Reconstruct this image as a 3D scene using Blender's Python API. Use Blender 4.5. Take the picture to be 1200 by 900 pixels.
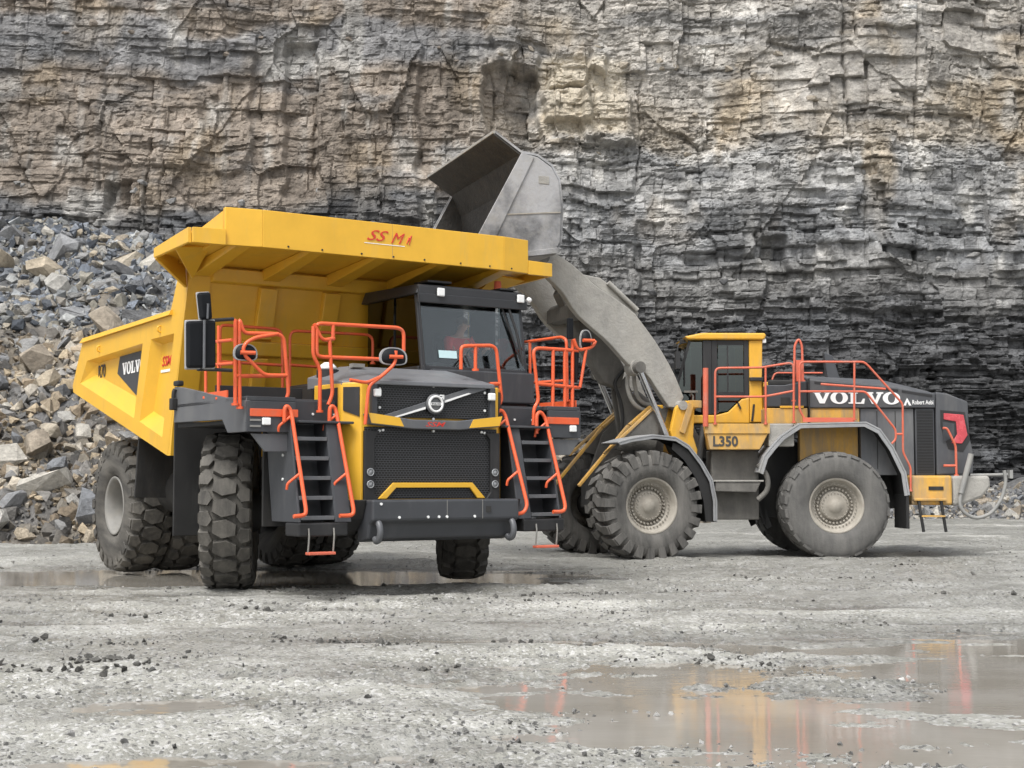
import bpy, bmesh, math, random
import numpy as np
from mathutils import Vector, Matrix
R = math.radians
random.seed(7); rng = np.random.default_rng(11)
for o in list(bpy.data.objects): bpy.data.objects.remove(o)
scene = bpy.context.scene
COL = scene.collection

# ---------------------------------------------------------------- camera
CAM_H = 1.49
cam_d = bpy.data.cameras.new('camera'); cam = bpy.data.objects.new('camera', cam_d); COL.objects.link(cam)
cam_d.sensor_fit = 'HORIZONTAL'; cam_d.sensor_width = 36.0
cam_d.lens = 1700.0/1200.0*36.0
cam_d.clip_end = 800.0; cam_d.clip_start = 0.1
cam.location = (0, 0, CAM_H)
cam.rotation_euler = (R(90)+math.atan(112.5/1700.0), 0, 0)
scene.camera = cam
# ---------------------------------------------------------------- sky, sun, exposure
SUN_EL, SUN_AZ = 58.0, 205.0     # azimuth clockwise from +Y: behind the camera, a little to its left
world = bpy.data.worlds.new('World'); scene.world = world; world.use_nodes = True
nt = world.node_tree; nt.nodes.clear()
sky = nt.nodes.new('ShaderNodeTexSky'); sky.sky_type = 'NISHITA'; sky.sun_disc = False
sky.sun_elevation = R(SUN_EL); sky.sun_rotation = R(SUN_AZ); sky.dust_density = 4.0; sky.air_density = 1.0; sky.ozone_density = 1.0
hs = nt.nodes.new('ShaderNodeHueSaturation'); hs.inputs['Saturation'].default_value = 0.22
bg = nt.nodes.new('ShaderNodeBackground'); bg.inputs['Strength'].default_value = 0.115
wo = nt.nodes.new('ShaderNodeOutputWorld')
nt.links.new(sky.outputs[0], hs.inputs['Color']); nt.links.new(hs.outputs[0], bg.inputs[0]); nt.links.new(bg.outputs[0], wo.inputs[0])
sd = bpy.data.lights.new('sun', 'SUN'); sd.energy = 1.5; sd.angle = R(24); sd.color = (1.0, 0.98, 0.945)
sun = bpy.data.objects.new('sun', sd); COL.objects.link(sun)
az, el = R(SUN_AZ), R(SUN_EL)
to_sun = Vector((math.sin(az)*math.cos(el), math.cos(az)*math.cos(el), math.sin(el)))
sun.rotation_euler = to_sun.to_track_quat('Z', 'Y').to_euler()
vs = scene.view_settings
vs.view_transform = 'Standard'; vs.look = 'None'; vs.gamma = 1.0; vs.use_curve_mapping = False
vs.exposure = 0.92

# ---------------------------------------------------------------- tagging
def tag(o, label=None, cat=None, group=None, kind=None):
    if label: o['label'] = label
    if cat: o['category'] = cat
    if group: o['group'] = group
    if kind: o['kind'] = kind
    return o
def empty(name, loc=(0, 0, 0), rz=0.0, parent=None):
    o = bpy.data.objects.new(name, None); COL.objects.link(o); o.empty_display_size = .2
    o.location = loc; o.rotation_euler = (0, 0, rz)
    if parent: o.parent = parent
    return o

# ---------------------------------------------------------------- materials
MATS = {}
def mat(name, col, rough=.5, metal=0., var=.12, scale=3., dirt=0., dcol=(.30, .285, .255), dscale=1.3, bump=.0, bscale=40., spec=.5, attr=None, coat=0., edge=.25):
    m = bpy.data.materials.new(name); m.use_nodes = True; MATS[name] = m
    n = m.node_tree.nodes; l = m.node_tree.links
    b = n['Principled BSDF']
    tc = n.new('ShaderNodeTexCoord')
    def noise(sc, det=6., ro=.6, dist=0., streak=False):
        q = n.new('ShaderNodeTexNoise'); q.inputs['Scale'].default_value = sc; q.inputs['Detail'].default_value = det
        q.inputs['Roughness'].default_value = ro; q.inputs['Distortion'].default_value = dist
        if streak:
            mp = n.new('ShaderNodeMapping'); mp.inputs['Scale'].default_value = (1.6, 1.6, .32); l.new(tc.outputs['Object'], mp.inputs[0]); l.new(mp.outputs[0], q.inputs['Vector'])
        else: l.new(tc.outputs['Object'], q.inputs['Vector'])
        return q.outputs['Fac']
    def ramp(f, a, c):
        r = n.new('ShaderNodeMapRange'); r.inputs[1].default_value = a; r.inputs[2].default_value = c; l.new(f, r.inputs[0]); return r.outputs[0]
    mx = n.new('ShaderNodeMix'); mx.data_type = 'RGBA'; mx.blend_type = 'MULTIPLY'; mx.inputs[0].default_value = 1.
    if attr:
        a = n.new('ShaderNodeAttribute'); a.attribute_name = attr; l.new(a.outputs['Color'], mx.inputs[6])
    else: mx.inputs[6].default_value = (*col, 1)
    v = ramp(noise(scale), .5-edge, .5+edge)
    g = n.new('ShaderNodeMapRange'); g.inputs[3].default_value = 1-var; g.inputs[4].default_value = 1+var; l.new(v, g.inputs[0])
    cc = n.new('ShaderNodeCombineColor')
    for i in range(3): l.new(g.outputs[0], cc.inputs[i])
    l.new(cc.outputs[0], mx.inputs[7])
    out = mx.outputs[2]
    rr = n.new('ShaderNodeMapRange'); rr.inputs[3].default_value = max(.02, rough-.08); rr.inputs[4].default_value = min(1, rough+.1); l.new(v, rr.inputs[0])
    rout = rr.outputs[0]
    if dirt > 0:
        f = ramp(noise(dscale, 10., .70, .3, dscale < 3.), .62-.32*dirt, .86-.32*dirt)
        f2 = n.new('ShaderNodeMath'); f2.operation = 'MULTIPLY'; f2.inputs[1].default_value = min(1., .35+dirt*.6); l.new(f, f2.inputs[0])
        d = n.new('ShaderNodeMix'); d.data_type = 'RGBA'; l.new(f2.outputs[0], d.inputs[0]); l.new(out, d.inputs[6]); d.inputs[7].default_value = (*dcol, 1); out = d.outputs[2]
        d2 = n.new('ShaderNodeMix'); l.new(f2.outputs[0], d2.inputs[0]); l.new(rout, d2.inputs[2]); d2.inputs[3].default_value = .9; rout = d2.outputs[0]
    l.new(out, b.inputs['Base Color']); l.new(rout, b.inputs['Roughness'])
    b.inputs['Metallic'].default_value = metal; b.inputs['Specular IOR Level'].default_value = spec; b.inputs['Coat Weight'].default_value = coat
    if bump:
        bm_ = n.new('ShaderNodeBump'); bm_.inputs['Strength'].default_value = 1.; bm_.inputs['Distance'].default_value = bump
        l.new(noise(bscale, 8., .62), bm_.inputs['Height']); l.new(bm_.outputs[0], b.inputs['Normal'])
    return m
YEL = mat('yellow_paint', (.74, .418, .034), .42, var=.07, dirt=.24, dcol=(.46, .34, .14), dscale=1.2, coat=.15)
YELL = mat('yellow_paint_dusty', (.68, .365, .032), .5, var=.1, dirt=.40, dcol=(.40, .30, .15), dscale=2.2)
YELD = mat('yellow_paint_muddy', (.60, .335, .06), .65, var=.25, dirt=.72, dcol=(.30, .245, .175), dscale=2.6)
GRY = mat('dark_grey_paint', (.047, .050, .056), .5, var=.12, dirt=.28, dcol=(.15, .15, .145), dscale=1.1)
GRYL = mat('grey_paint_dusty', (.10, .104, .112), .42, var=.12, dirt=.45, dcol=(.20, .198, .19), dscale=1.2)
BLK = mat('black_plastic', (.018, .018, .019), .5, var=.2, dirt=.22, dcol=(.08, .078, .074), dscale=2.)
CHAS = mat('black_chassis', (.016, .016, .016), .7, var=.3, dirt=.5, dcol=(.055, .052, .047), dscale=2.)
FLAP = mat('rubber_flap', (.017, .017, .017), .75, var=.25, dirt=.35, dcol=(.06, .058, .055), dscale=2.5)
TYRE = mat('tyre_rubber', (.052, .049, .044), .8, var=.3, scale=5, dirt=.7, dcol=(.15, .14, .122), dscale=2.4, bump=.006, bscale=30)
TYREG = mat('tyre_rubber_dusty', (.066, .064, .060), .85, var=.3, scale=6, dirt=.75, dcol=(.165, .158, .146), dscale=2.6, bump=.006, bscale=30)
TYREW = mat('tyre_rubber_worn', (.092, .090, .086), .85, var=.3, scale=5, dirt=.7, dcol=(.155, .15, .14), dscale=2.6, bump=.006, bscale=26)
RIM = mat('wheel_rim_dusty', (.34, .315, .27), .6, var=.18, scale=6, dirt=.6, dcol=(.25, .225, .19), dscale=4, bump=.003, bscale=40)
RIMG = mat('wheel_rim_grey', (.22, .215, .20), .6, var=.18, scale=6, dirt=.5, dcol=(.25, .235, .205), dscale=4)
ORG = mat('orange_rail', (.70, .108, .034), .45, var=.12, dirt=.3, dcol=(.42, .17, .11), dscale=5, coat=.1)
ORGD = mat('orange_rail_dusty', (.58, .125, .07), .55, var=.15, dirt=.4, dcol=(.38, .25, .21), dscale=5)
MUD = mat('muddy_steel', (.31, .30, .275), .75, var=.25, scale=4, dirt=.55, dcol=(.36, .345, .31), dscale=1.7, bump=.014, bscale=18)
MUDD = mat('muddy_steel_dark', (.115, .11, .10), .75, var=.3, scale=4, dirt=.5, dcol=(.20, .19, .17), dscale=1.7, bump=.01, bscale=18)
STEEL = mat('worn_bucket_steel', (.25, .25, .255), .5, metal=.15, var=.5, scale=1.1, edge=.10, dirt=.5, dcol=(.34, .332, .312), dscale=3.4, bump=.010, bscale=14)
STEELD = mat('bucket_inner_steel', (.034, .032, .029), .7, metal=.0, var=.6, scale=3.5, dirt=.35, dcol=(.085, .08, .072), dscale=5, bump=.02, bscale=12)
CHROME = mat('chrome_rod', (.62, .62, .62), .18, metal=1., var=.05)
WHT = mat('white_lettering', (.80, .80, .79), .5, var=.04, dirt=.1, dscale=6)
REDL = mat('red_lettering', (.62, .045, .03), .5, var=.05)
BLKL = mat('grey_lettering', (.05, .048, .045), .6, var=.1)
LENS = mat('lamp_lens', (.80, .81, .80), .15, var=.03)
HLENS = mat('headlamp_glass', (.30, .31, .32), .12, var=.3, scale=40)
REDG = mat('red_lamp_glass', (.50, .07, .085), .25, var=.2, scale=8, dirt=.25, dcol=(.45, .25, .24), dscale=4)
HOSE = mat('grey_hose', (.25, .25, .24), .7, var=.2, dirt=.5)
MIRB = mat('mirror_back', (.008, .009, .011), .6, var=.2, spec=.2)
HOODM = mat('grey_hood_paint', (.155, .16, .172), .4, var=.08, dirt=.3, dcol=(.22, .218, .21), dscale=1.3)
CABM = mat('cab_shell_paint', (.030, .031, .034), .45, var=.12, dirt=.25, dcol=(.09, .088, .085), dscale=1.6)
MIRR = mat('mirror_rim', (.33, .33, .33), .4, var=.1)
DIRTL = mat('dried_mud', (.28, .265, .235), .95, var=.25, scale=6, bump=.02, bscale=20)
STICK = mat('sticker_pale_blue', (.50, .68, .70), .5, var=.05)
SEAT = mat('seat_cloth', (.02, .02, .022), .9, var=.2)
SHIRT = mat('red_shirt', (.80, .075, .08), .9, var=.12, scale=8)
SKIN = mat('skin', (.62, .37, .28), .6, var=.06)
HAIR = mat('grey_brown_hair', (.10, .075, .055), .8, var=.3, scale=40)
TROU = mat('dark_trousers', (.03, .034, .045), .9, var=.1)

def glass(name, tint, refl, rough=.02):
    m = bpy.data.materials.new(name); m.use_nodes = True; n = m.node_tree.nodes; l = m.node_tree.links; n.clear()
    t = n.new('ShaderNodeBsdfTransparent'); t.inputs[0].default_value = (*tint, 1)
    g = n.new('ShaderNodeBsdfGlossy'); g.inputs['Roughness'].default_value = rough; g.inputs[0].default_value = (.9, .95, .96, 1)
    fr = n.new('ShaderNodeFresnel'); fr.inputs[0].default_value = 1.45
    mr = n.new('ShaderNodeMapRange'); mr.inputs[3].default_value = refl; mr.inputs[4].default_value = 1.; l.new(fr.outputs[0], mr.inputs[0])
    mx = n.new('ShaderNodeMixShader'); o = n.new('ShaderNodeOutputMaterial')
    l.new(mr.outputs[0], mx.inputs[0]); l.new(t.outputs[0], mx.inputs[1]); l.new(g.outputs[0], mx.inputs[2]); l.new(mx.outputs[0], o.inputs[0])
    return m
GLS = glass('cab_glass', (.95, .97, .97), .035)
GLSK = glass('dark_side_glass', (.10, .115, .115), .03)
GLSD = glass('tinted_glass', (.34, .44, .41), .075)

def mesh_grille(name, base, hole, sx, sy):
    # perforated sheet: rows of small slots, staggered (fine relief, too small to build)
    m = bpy.data.materials.new(name); m.use_nodes = True; n = m.node_tree.nodes; l = m.node_tree.links; b = n['Principled BSDF']
    tc = n.new('ShaderNodeTexCoord'); mp = n.new('ShaderNodeMapping'); mp.inputs['Rotation'].default_value = (R(90), 0, R(90)); l.new(tc.outputs['Object'], mp.inputs[0])
    br = n.new('ShaderNodeTexBrick'); br.inputs['Scale'].default_value = 1.
    br.inputs['Brick Width'].default_value = sx; br.inputs['Row Height'].default_value = sy; br.inputs['Mortar Size'].default_value = sy*.13; br.inputs['Mortar Smooth'].default_value = .3
    br.inputs['Color1'].default_value = (0, 0, 0, 1); br.inputs['Color2'].default_value = (0, 0, 0, 1); br.inputs['Mortar'].default_value = (1, 1, 1, 1)
    sep = n.new('ShaderNodeSeparateXYZ'); l.new(tc.outputs['Object'], sep.inputs[0])
    cmb = n.new('ShaderNodeCombineXYZ'); l.new(sep.outputs[1], cmb.inputs[0]); l.new(sep.outputs[2], cmb.inputs[1]); l.new(cmb.outputs[0], br.inputs['Vector'])
    mx = n.new('ShaderNodeMix'); mx.data_type = 'RGBA'; l.new(br.outputs['Color'], mx.inputs[0]); mx.inputs[6].default_value = (*hole, 1); mx.inputs[7].default_value = (*base, 1)
    l.new(mx.outputs[2], b.inputs['Base Color']); b.inputs['Roughness'].default_value = .5
    bp = n.new('ShaderNodeBump'); bp.inputs['Distance'].default_value = .015; l.new(br.outputs['Color'], bp.inputs['Height']); l.new(bp.outputs[0], b.inputs['Normal'])
    return m
GRIL = mesh_grille('grille_sheet', (.07, .073, .08), (.0015, .0015, .0015), .046, .029)

# ---------------------------------------------------------------- mesh builder
def fillet(path, r=.06, k=4):
    P = [Vector(p) for p in path]; out = [P[0]]
    for i in range(1, len(P)-1):
        a, b, c = P[i-1], P[i], P[i+1]
        d1 = min(r, (a-b).length*.45); d2 = min(r, (c-b).length*.45)
        p = b+(a-b).normalized()*d1 if (a-b).length else b; q = b+(c-b).normalized()*d2 if (c-b).length else b
        for j in range(k+1):
            t = j/k; out.append(p*(1-t)**2+b*2*t*(1-t)+q*t*t)
    out.append(P[-1]); return out
class MB:
    def __init__(s): s.v = []; s.f = []; s.s = []
    def add(s, vs, fs, smooth=False):
        k = len(s.v); s.v += [tuple(v) for v in vs]; s.f += [tuple(i+k for i in f) for f in fs]; s.s += [smooth]*len(fs); return s
    def hexa(s, p):  # p: 4 bottom (ccw), 4 top
        return s.add(p, [(3, 2, 1, 0), (4, 5, 6, 7), (0, 1, 5, 4), (1, 2, 6, 5), (2, 3, 7, 6), (3, 0, 4, 7)])
    def box(s, x0, x1, y0, y1, z0, z1):
        return s.hexa([(x0, y0, z0), (x1, y0, z0), (x1, y1, z0), (x0, y1, z0), (x0, y0, z1), (x1, y0, z1), (x1, y1, z1), (x0, y1, z1)])
    def obox(s, c, size, rot):
        h = [Vector((sx*size[0]/2, sy*size[1]/2, sz*size[2]/2)) for sz in (-1, 1) for sx, sy in ((-1, -1), (1, -1), (1, 1), (-1, 1))]
        return s.hexa([Vector(c)+rot @ q for q in h])
    def beam(s, a, b, w, h, up=(0, 0, 1)):
        a, b = Vector(a), Vector(b); d = (b-a); L = d.length; d.normalize(); sd = d.cross(Vector(up)).normalized(); u = sd.cross(d)
        return s.hexa([a+sd*sx*w/2+u*sz*h/2+d*L*t for sz in (-1, 1) for t, sx in ((0, -1), (1, -1), (1, 1), (0, 1))])
    def prism(s, pts, ax, a, b):
        n = len(pts)
        def P(p, t): return {'y': (p[0], t, p[1]), 'x': (t, p[0], p[1]), 'z': (p[0], p[1], t)}[ax]
        vs = [P(p, a) for p in pts]+[P(p, b) for p in pts]
        return s.add(vs, [tuple(range(n)), tuple(range(2*n-1, n-1, -1))]+[(i, (i+1) % n, n+(i+1) % n, n+i) for i in range(n)])
    def sheet(s, pts, thick):  # 3D polygon with thickness along its normal
        P = [Vector(p) for p in pts]; nn = Vector((0, 0, 0))
        for i in range(len(P)): nn += (P[i]-P[0]).cross(P[(i+1) % len(P)]-P[0])
        nn.normalize(); n = len(P); vs = P+[p-nn*thick for p in P]
        return s.add(vs, [tuple(range(n)), tuple(range(2*n-1, n-1, -1))]+[(i, n+i, n+(i+1) % n, (i+1) % n) for i in range(n)])
    def tube(s, path, r, n=8, fil=.06, caps=True):
        P = fillet(path, fil) if fil and len(path) > 2 else [Vector(p) for p in path]
        Q = [P[0]]
        for p in P[1:]:
            if (p-Q[-1]).length > 1e-4: Q.append(p)
        P = Q; rings = []; prev = None
        for i, p in enumerate(P):
            d = (P[min(i+1, len(P)-1)]-P[max(i-1, 0)]).normalized()
            if prev is None:
                u = d.cross(Vector((0, 0, 1))); u = d.cross(Vector((1, 0, 0))) if u.length < .1 else u
            else: u = prev-d*prev.dot(d)
            u.normalize(); prev = u; w = d.cross(u); rr = r[i] if isinstance(r, (list, tuple)) else r
            rings.append([p+(u*math.cos(2*math.pi*k/n)+w*math.sin(2*math.pi*k/n))*rr for k in range(n)])
        vs = [q for ring in rings for q in ring]; fs = []
        for i in range(len(P)-1):
            for k in range(n): fs.append((i*n+k, i*n+(k+1) % n, (i+1)*n+(k+1) % n, (i+1)*n+k))
        s.add(vs, fs, True)
        if caps: s.add(rings[0], [tuple(range(n-1, -1, -1))]); s.add(rings[-1], [tuple(range(n))])
        return s
    def lathe(s, prof, n=48, c=(0, 0, 0), ax='y', close=True, smooth=True):
        m = len(prof); vs = []
        for k in range(n):
            t = 2*math.pi*k/n
            for r, y in prof:
                q = (r*math.cos(t), y, r*math.sin(t)) if ax == 'y' else ((y, r*math.cos(t), r*math.sin(t)) if ax == 'x' else (r*math.cos(t), r*math.sin(t), y))
                vs.append((q[0]+c[0], q[1]+c[1], q[2]+c[2]))
        fs = []
        for k in range(n):
            for i in range(m if close else m-1):
                j = (i+1) % m; fs.append((k*m+i, k*m+j, ((k+1) % n)*m+j, ((k+1) % n)*m+i))
        return s.add(vs, fs, smooth)
    def cyl(s, a, b, r, n=16): return s.tube([a, b], r, n, 0)
    def build(s, name, m, parent=None, bevel=0., rz=None, label=None):
        me = bpy.data.meshes.new(name); me.from_pydata(s.v, [], s.f)
        bm = bmesh.new(); bm.from_mesh(me); bmesh.ops.recalc_face_normals(bm, faces=bm.faces[:]); bm.to_mesh(me); bm.free()
        me.polygons.foreach_set('use_smooth', s.s); me.materials.append(m)
        o = bpy.data.objects.new(name, me); COL.objects.link(o)
        if parent: o.parent = parent
        if rz: o.rotation_euler = (0, 0, rz)
        if bevel:
            b = o.modifiers.new('bevel', 'BEVEL'); b.width = bevel; b.segments = 2; b.limit_method = 'ANGLE'; b.angle_limit = R(35)
        if label: o['label'] = label
        return o
def B(x0, x1, y0, y1, z0, z1): return MB().box(x0, x1, y0, y1, z0, z1)

# ---------------------------------------------------------------- lettering
def text_shape(txt, shear=0., sx=1., offset=0.):
    cu = bpy.data.curves.new('lettering', 'FONT'); cu.body = txt; cu.size = 1.; cu.shear = shear; cu.offset = offset; cu.resolution_u = 3
    ob = bpy.data.objects.new('lettering', cu); COL.objects.link(ob)
    dg = bpy.context.evaluated_depsgraph_get(); me = bpy.data.meshes.new_from_object(ob.evaluated_get(dg))
    vs = [(v.co.x*sx, v.co.y) for v in me.vertices]; fs = [tuple(p.vertices) for p in me.polygons]
    bpy.data.objects.remove(ob); bpy.data.meshes.remove(me); bpy.data.curves.remove(cu)
    x0 = min(v[0] for v in vs); x1 = max(v[0] for v in vs); y0 = min(v[1] for v in vs); y1 = max(v[1] for v in vs)
    return [((x-x0)/(x1-x0), (y-y0)/(y1-y0)) for x, y in vs], fs
def slab_shape(word):
    V = [(0, 1), (.56, 1), (.56, .88), (.46, .88), (.68, .33), (.88, .88), (.77, .88), (.77, 1), (1.24, 1), (1.24, .88), (1.13, .88), (.80, 0), (.46, 0), (.10, .88), (0, .88)]
    L = [(0, 0), (1.06, 0), (1.12, .44), (.99, .44), (.84, .12), (.52, .12), (.52, .88), (.64, .88), (.64, 1), (0, 1), (0, .88), (.14, .88), (.14, .12), (0, .12)]
    vs, fs, x = [], [], 0.
    for ch in word:
        k = len(vs)
        if ch in 'VL':
            pl = V if ch == 'V' else L; vs += [(x+a, b) for a, b in pl]; fs.append(tuple(range(k, k+len(pl)))); x += (1.20 if ch == 'V' else 1.14)
        else:
            n = 28
            for j in range(n):
                t = 2*math.pi*j/n; vs.append((x+.6+.6*math.cos(t), .5+.53*math.sin(t))); vs.append((x+.6+.25*math.cos(t), .5+.40*math.sin(t)))
            fs += [(k+2*j, k+2*((j+1) % n), k+2*((j+1) % n)+1, k+2*j+1) for j in range(n)]; x += 1.24
    return [(a/x, b) for a, b in vs], fs
def lettering(shape, o, u, v, n, w, h, m, parent, rz=None, name='lettering', label=None, thick=.004):
    vs, fs = shape; o, u, v, n = Vector(o), Vector(u).normalized(), Vector(v).normalized(), Vector(n).normalized()
    b = MB(); base = [o+u*(x*w)+v*(y*h) for x, y in vs]; k = len(vs)
    b.v = [tuple(p+n*thick) for p in base]; b.f = list(fs); b.s = [False]*len(fs)
    me = bpy.data.meshes.new(name); me.from_pydata(b.v, [], b.f)
    bm = bmesh.new(); bm.from_mesh(me)
    g = bmesh.ops.extrude_face_region(bm, geom=bm.faces[:]); bmesh.ops.translate(bm, vec=n*thick, verts=[e for e in g['geom'] if isinstance(e, bmesh.types.BMVert)])
    bmesh.ops.recalc_face_normals(bm, faces=bm.faces[:]); bm.to_mesh(me); bm.free(); me.materials.append(m)
    ob = bpy.data.objects.new(name, me); COL.objects.link(ob); ob.parent = parent
    if rz: ob.rotation_euler = (0, 0, rz)
    if label: ob['label'] = label
    return ob

# ---------------------------------------------------------------- noise
TAB = rng.random((256, 256))
def vn(x, y, s=0):
    x = x+s*17.31; y = y+s*7.77
    xi = np.floor(x).astype(int); yi = np.floor(y).astype(int); fx = x-xi; fy = y-yi
    fx = fx*fx*(3-2*fx); fy = fy*fy*(3-2*fy)
    a = TAB[xi % 256, yi % 256]; b = TAB[(xi+1) % 256, yi % 256]; c = TAB[xi % 256, (yi+1) % 256]; d = TAB[(xi+1) % 256, (yi+1) % 256]
    return (a*(1-fx)+b*fx)*(1-fy)+(c*(1-fx)+d*fx)*fy-.5
def fbm(x, y, o=4, s=0, g=.5):
    r = 0.; a = 1.
    for i in range(o): r = r+a*vn(x*2**i, y*2**i, s+i*3); a *= g
    return r
def hsh(a, b, s=0): return TAB[(a*73+b*151+s*37) % 256, (a*199+b*29+s*101+((a*b) % 61)) % 256]
def sstep(a, b, x): t = np.clip((x-a)/(b-a), 0, 1); return t*t*(3-2*t)
def grid_mesh(name, X, Y, Z, m, col=None, smooth=True, parent=None):
    nr, nc = X.shape; co = np.stack([X, Y, Z], -1).reshape(-1, 3).astype(np.float32)
    i = np.arange(nr*nc).reshape(nr, nc); q = np.stack([i[:-1, :-1], i[:-1, 1:], i[1:, 1:], i[1:, :-1]], -1).reshape(-1, 4)
    me = bpy.data.meshes.new(name); me.vertices.add(len(co)); me.vertices.foreach_set('co', co.ravel())
    me.loops.add(q.size); me.loops.foreach_set('vertex_index', q.ravel().astype(np.int32))
    me.polygons.add(len(q)); me.polygons.foreach_set('loop_start', np.arange(0, q.size, 4, dtype=np.int32))
    me.polygons.foreach_set('use_smooth', np.full(len(q), smooth)); me.update(calc_edges=True)
    if col is not None:
        a = me.color_attributes.new('Col', 'FLOAT_COLOR', 'POINT'); c = np.concatenate([col.reshape(-1, 3), np.ones((len(co), 1))], 1).astype(np.float32); a.data.foreach_set('color', c.ravel())
    me.materials.append(m); o = bpy.data.objects.new(name, me); COL.objects.link(o)
    if parent: o.parent = parent
    return o
# ---- measured rail, arm and mirror lines (metres, machine coordinates)
RAIL_DECK_FRONT = [[(2.12,-2.7,2.41),(2.12,-2.71,3.46)],[(2.12,-2.64,2.37),(2.12,-2.66,3.48),(2.12,-2.6,3.29),(2.12,-2.14,3.31),(2.12,-2.06,3.26),(2.12,-1.99,2.56),(2.12,-2.05,2.45)],[(2.12,-2.69,2.76),(2.12,-2.02,2.79)]]
RAIL_DECK_SIDE = [[(0.79,-2.55,2.56),(0.76,-2.55,3.25),(0.85,-2.55,3.28),(1.64,-2.55,3.25)],[(1.22,-2.55,2.53),(1.19,-2.55,3.47)],[(0.74,-2.55,2.99),(1.7,-2.55,2.95)]]
RAIL_DECK_REAR = [[(-0.1,-1.99,2.62),(-0.1,-2.0,3.59),(-0.1,-1.96,3.63),(-0.1,-1.14,3.62),(-0.1,-1.07,3.56),(-0.1,-1.05,2.63)],[(-0.1,-1.99,3.12),(-0.1,-1.06,3.11)],[(-0.1,-0.94,2.63),(-0.1,-0.95,3.55),(-0.1,-0.89,3.61),(-0.1,0.31,3.62),(-0.1,0.38,3.56),(-0.1,0.38,3.2)],[(-0.1,-0.94,3.12),(-0.1,-0.51,3.11)]]
RAIL_NOSE = [[(2.0,-1.6,3.45),(2.0,-1.6,3.07),(2.0,-1.5,2.91),(2.0,-1.5,2.36)],[(2.0,-1.55,3.43),(2.0,-1.55,3.1),(2.0,-1.51,3.06),(2.0,-0.61,3.07)],[(2.0,-1.59,3.48),(2.0,-1.47,3.27),(2.0,-1.3,3.31)],[(2.0,-1.55,3.46),(2.0,-1.52,3.49),(2.0,-0.35,3.5),(2.0,-0.28,3.45),(2.0,-0.28,3.19)],[(2.0,-1.32,3.49),(2.0,-1.32,3.29)],[(2.0,-1.37,3.31),(2.0,-1.32,2.59),(2.0,-1.38,2.45)]]
RAIL_NOSE_MIRROR = [[(2.42,-1.07,2.19),(2.42,-1.02,2.69),(2.42,-0.84,2.81),(2.42,-0.64,2.98),(2.42,-0.63,3.15)],[(2.42,-1.29,2.75),(2.42,-1.05,2.72),(2.42,-0.84,2.81)]]
RAIL_HOOD_LEFT = [[(2.1,0.55,2.98),(2.1,0.55,3.27),(2.1,0.6,3.3),(2.1,1.05,3.33),(2.1,1.12,3.28),(2.1,1.21,2.57),(2.1,1.12,2.48),(2.1,1.11,2.24)],[(2.1,0.78,3.31),(2.1,0.78,2.98)],[(2.1,1.01,2.8),(2.1,1.18,2.81)]]
RAIL_LEFT_FRONT = [[(2.12,1.72,2.25),(2.12,1.73,2.49),(2.12,1.81,2.59),(2.12,1.72,3.28),(2.12,1.78,3.33),(2.12,2.35,3.33),(2.12,2.49,3.31)],[(2.12,2.06,3.33),(2.12,2.05,2.39)],[(2.12,2.26,3.33),(2.12,2.26,2.4)],[(2.12,2.4,3.48),(2.12,2.39,2.4)],[(2.12,1.78,2.83),(2.12,2.52,2.8)]]
RAIL_LEFT_REAR = [[(0.77,2.45,3.55),(1.78,2.45,3.55),(1.9,2.45,3.5),(1.92,2.45,2.62)],[(0.97,2.45,3.55),(0.97,2.45,2.63)],[(0.97,2.45,2.93),(1.86,2.45,2.91)]]
RAIL_LEFT_BRACKET = [[(2.2,2.36,3.48),(2.2,2.43,3.32),(2.2,2.69,3.38),(2.2,2.75,3.47)],[(2.2,2.58,3.35),(2.2,2.47,2.8)]]
STAIR_R_RAIL = [[(2.24,-2.1,2.21),(2.24,-2.1,2.38),(2.24,-2.06,2.41),(2.24,-2.01,2.35),(2.62,-1.97,1.1),(2.62,-2.0,1.06),(2.62,-2.14,1.05)],[(2.2,-1.46,2.23),(2.2,-1.46,2.4),(2.2,-1.42,2.43),(2.2,-1.37,2.38),(2.62,-1.32,1.09),(2.62,-1.36,1.05),(2.62,-1.52,1.05)]]
STAIR_L_RAIL = [[(2.2,1.06,2.12),(2.2,1.06,2.4),(2.2,1.13,2.45),(2.2,1.2,2.38),(2.62,1.28,1.15),(2.62,1.22,1.05),(2.62,1.11,1.04)],[(2.2,1.72,2.13),(2.2,1.72,2.4),(2.2,1.79,2.44),(2.2,1.87,2.35),(2.62,1.91,1.12),(2.62,1.87,1.06),(2.62,1.7,1.06)]]
MIRROR_BIG = [[(2.25,-3.39,3.38),(2.25,-3.03,3.41),(2.25,-3.02,2.84),(2.25,-3.38,2.82)]]
MIRROR_UP = [[(2.25,-3.26,3.73),(2.25,-3.1,3.75),(2.25,-3.07,3.42),(2.25,-3.22,3.41)]]
MIRROR_POST = [[(2.2,-3.19,2.81),(2.2,-3.2,3.4),(2.2,-3.01,3.42),(2.2,-2.77,3.45)],[(2.2,-3.19,2.82),(2.2,-2.78,2.82)]]
OVAL1 = [[(2.3,-2.64,3.04),(2.3,-2.8,3.03),(2.3,-2.64,3.13)]]
OVAL1_TUBE = [[(2.3,-2.22,3.29),(2.3,-2.52,3.23),(2.3,-2.66,3.15),(2.3,-2.69,3.03),(2.3,-2.4,2.77),(2.3,-2.1,2.78)]]
OVAL2 = [[(2.42,-0.64,3.07),(2.42,-0.84,3.06),(2.42,-0.64,3.17)]]
OVAL3 = [[(2.25,2.59,3.47),(2.25,2.48,3.46),(2.25,2.59,3.58)]]
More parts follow.
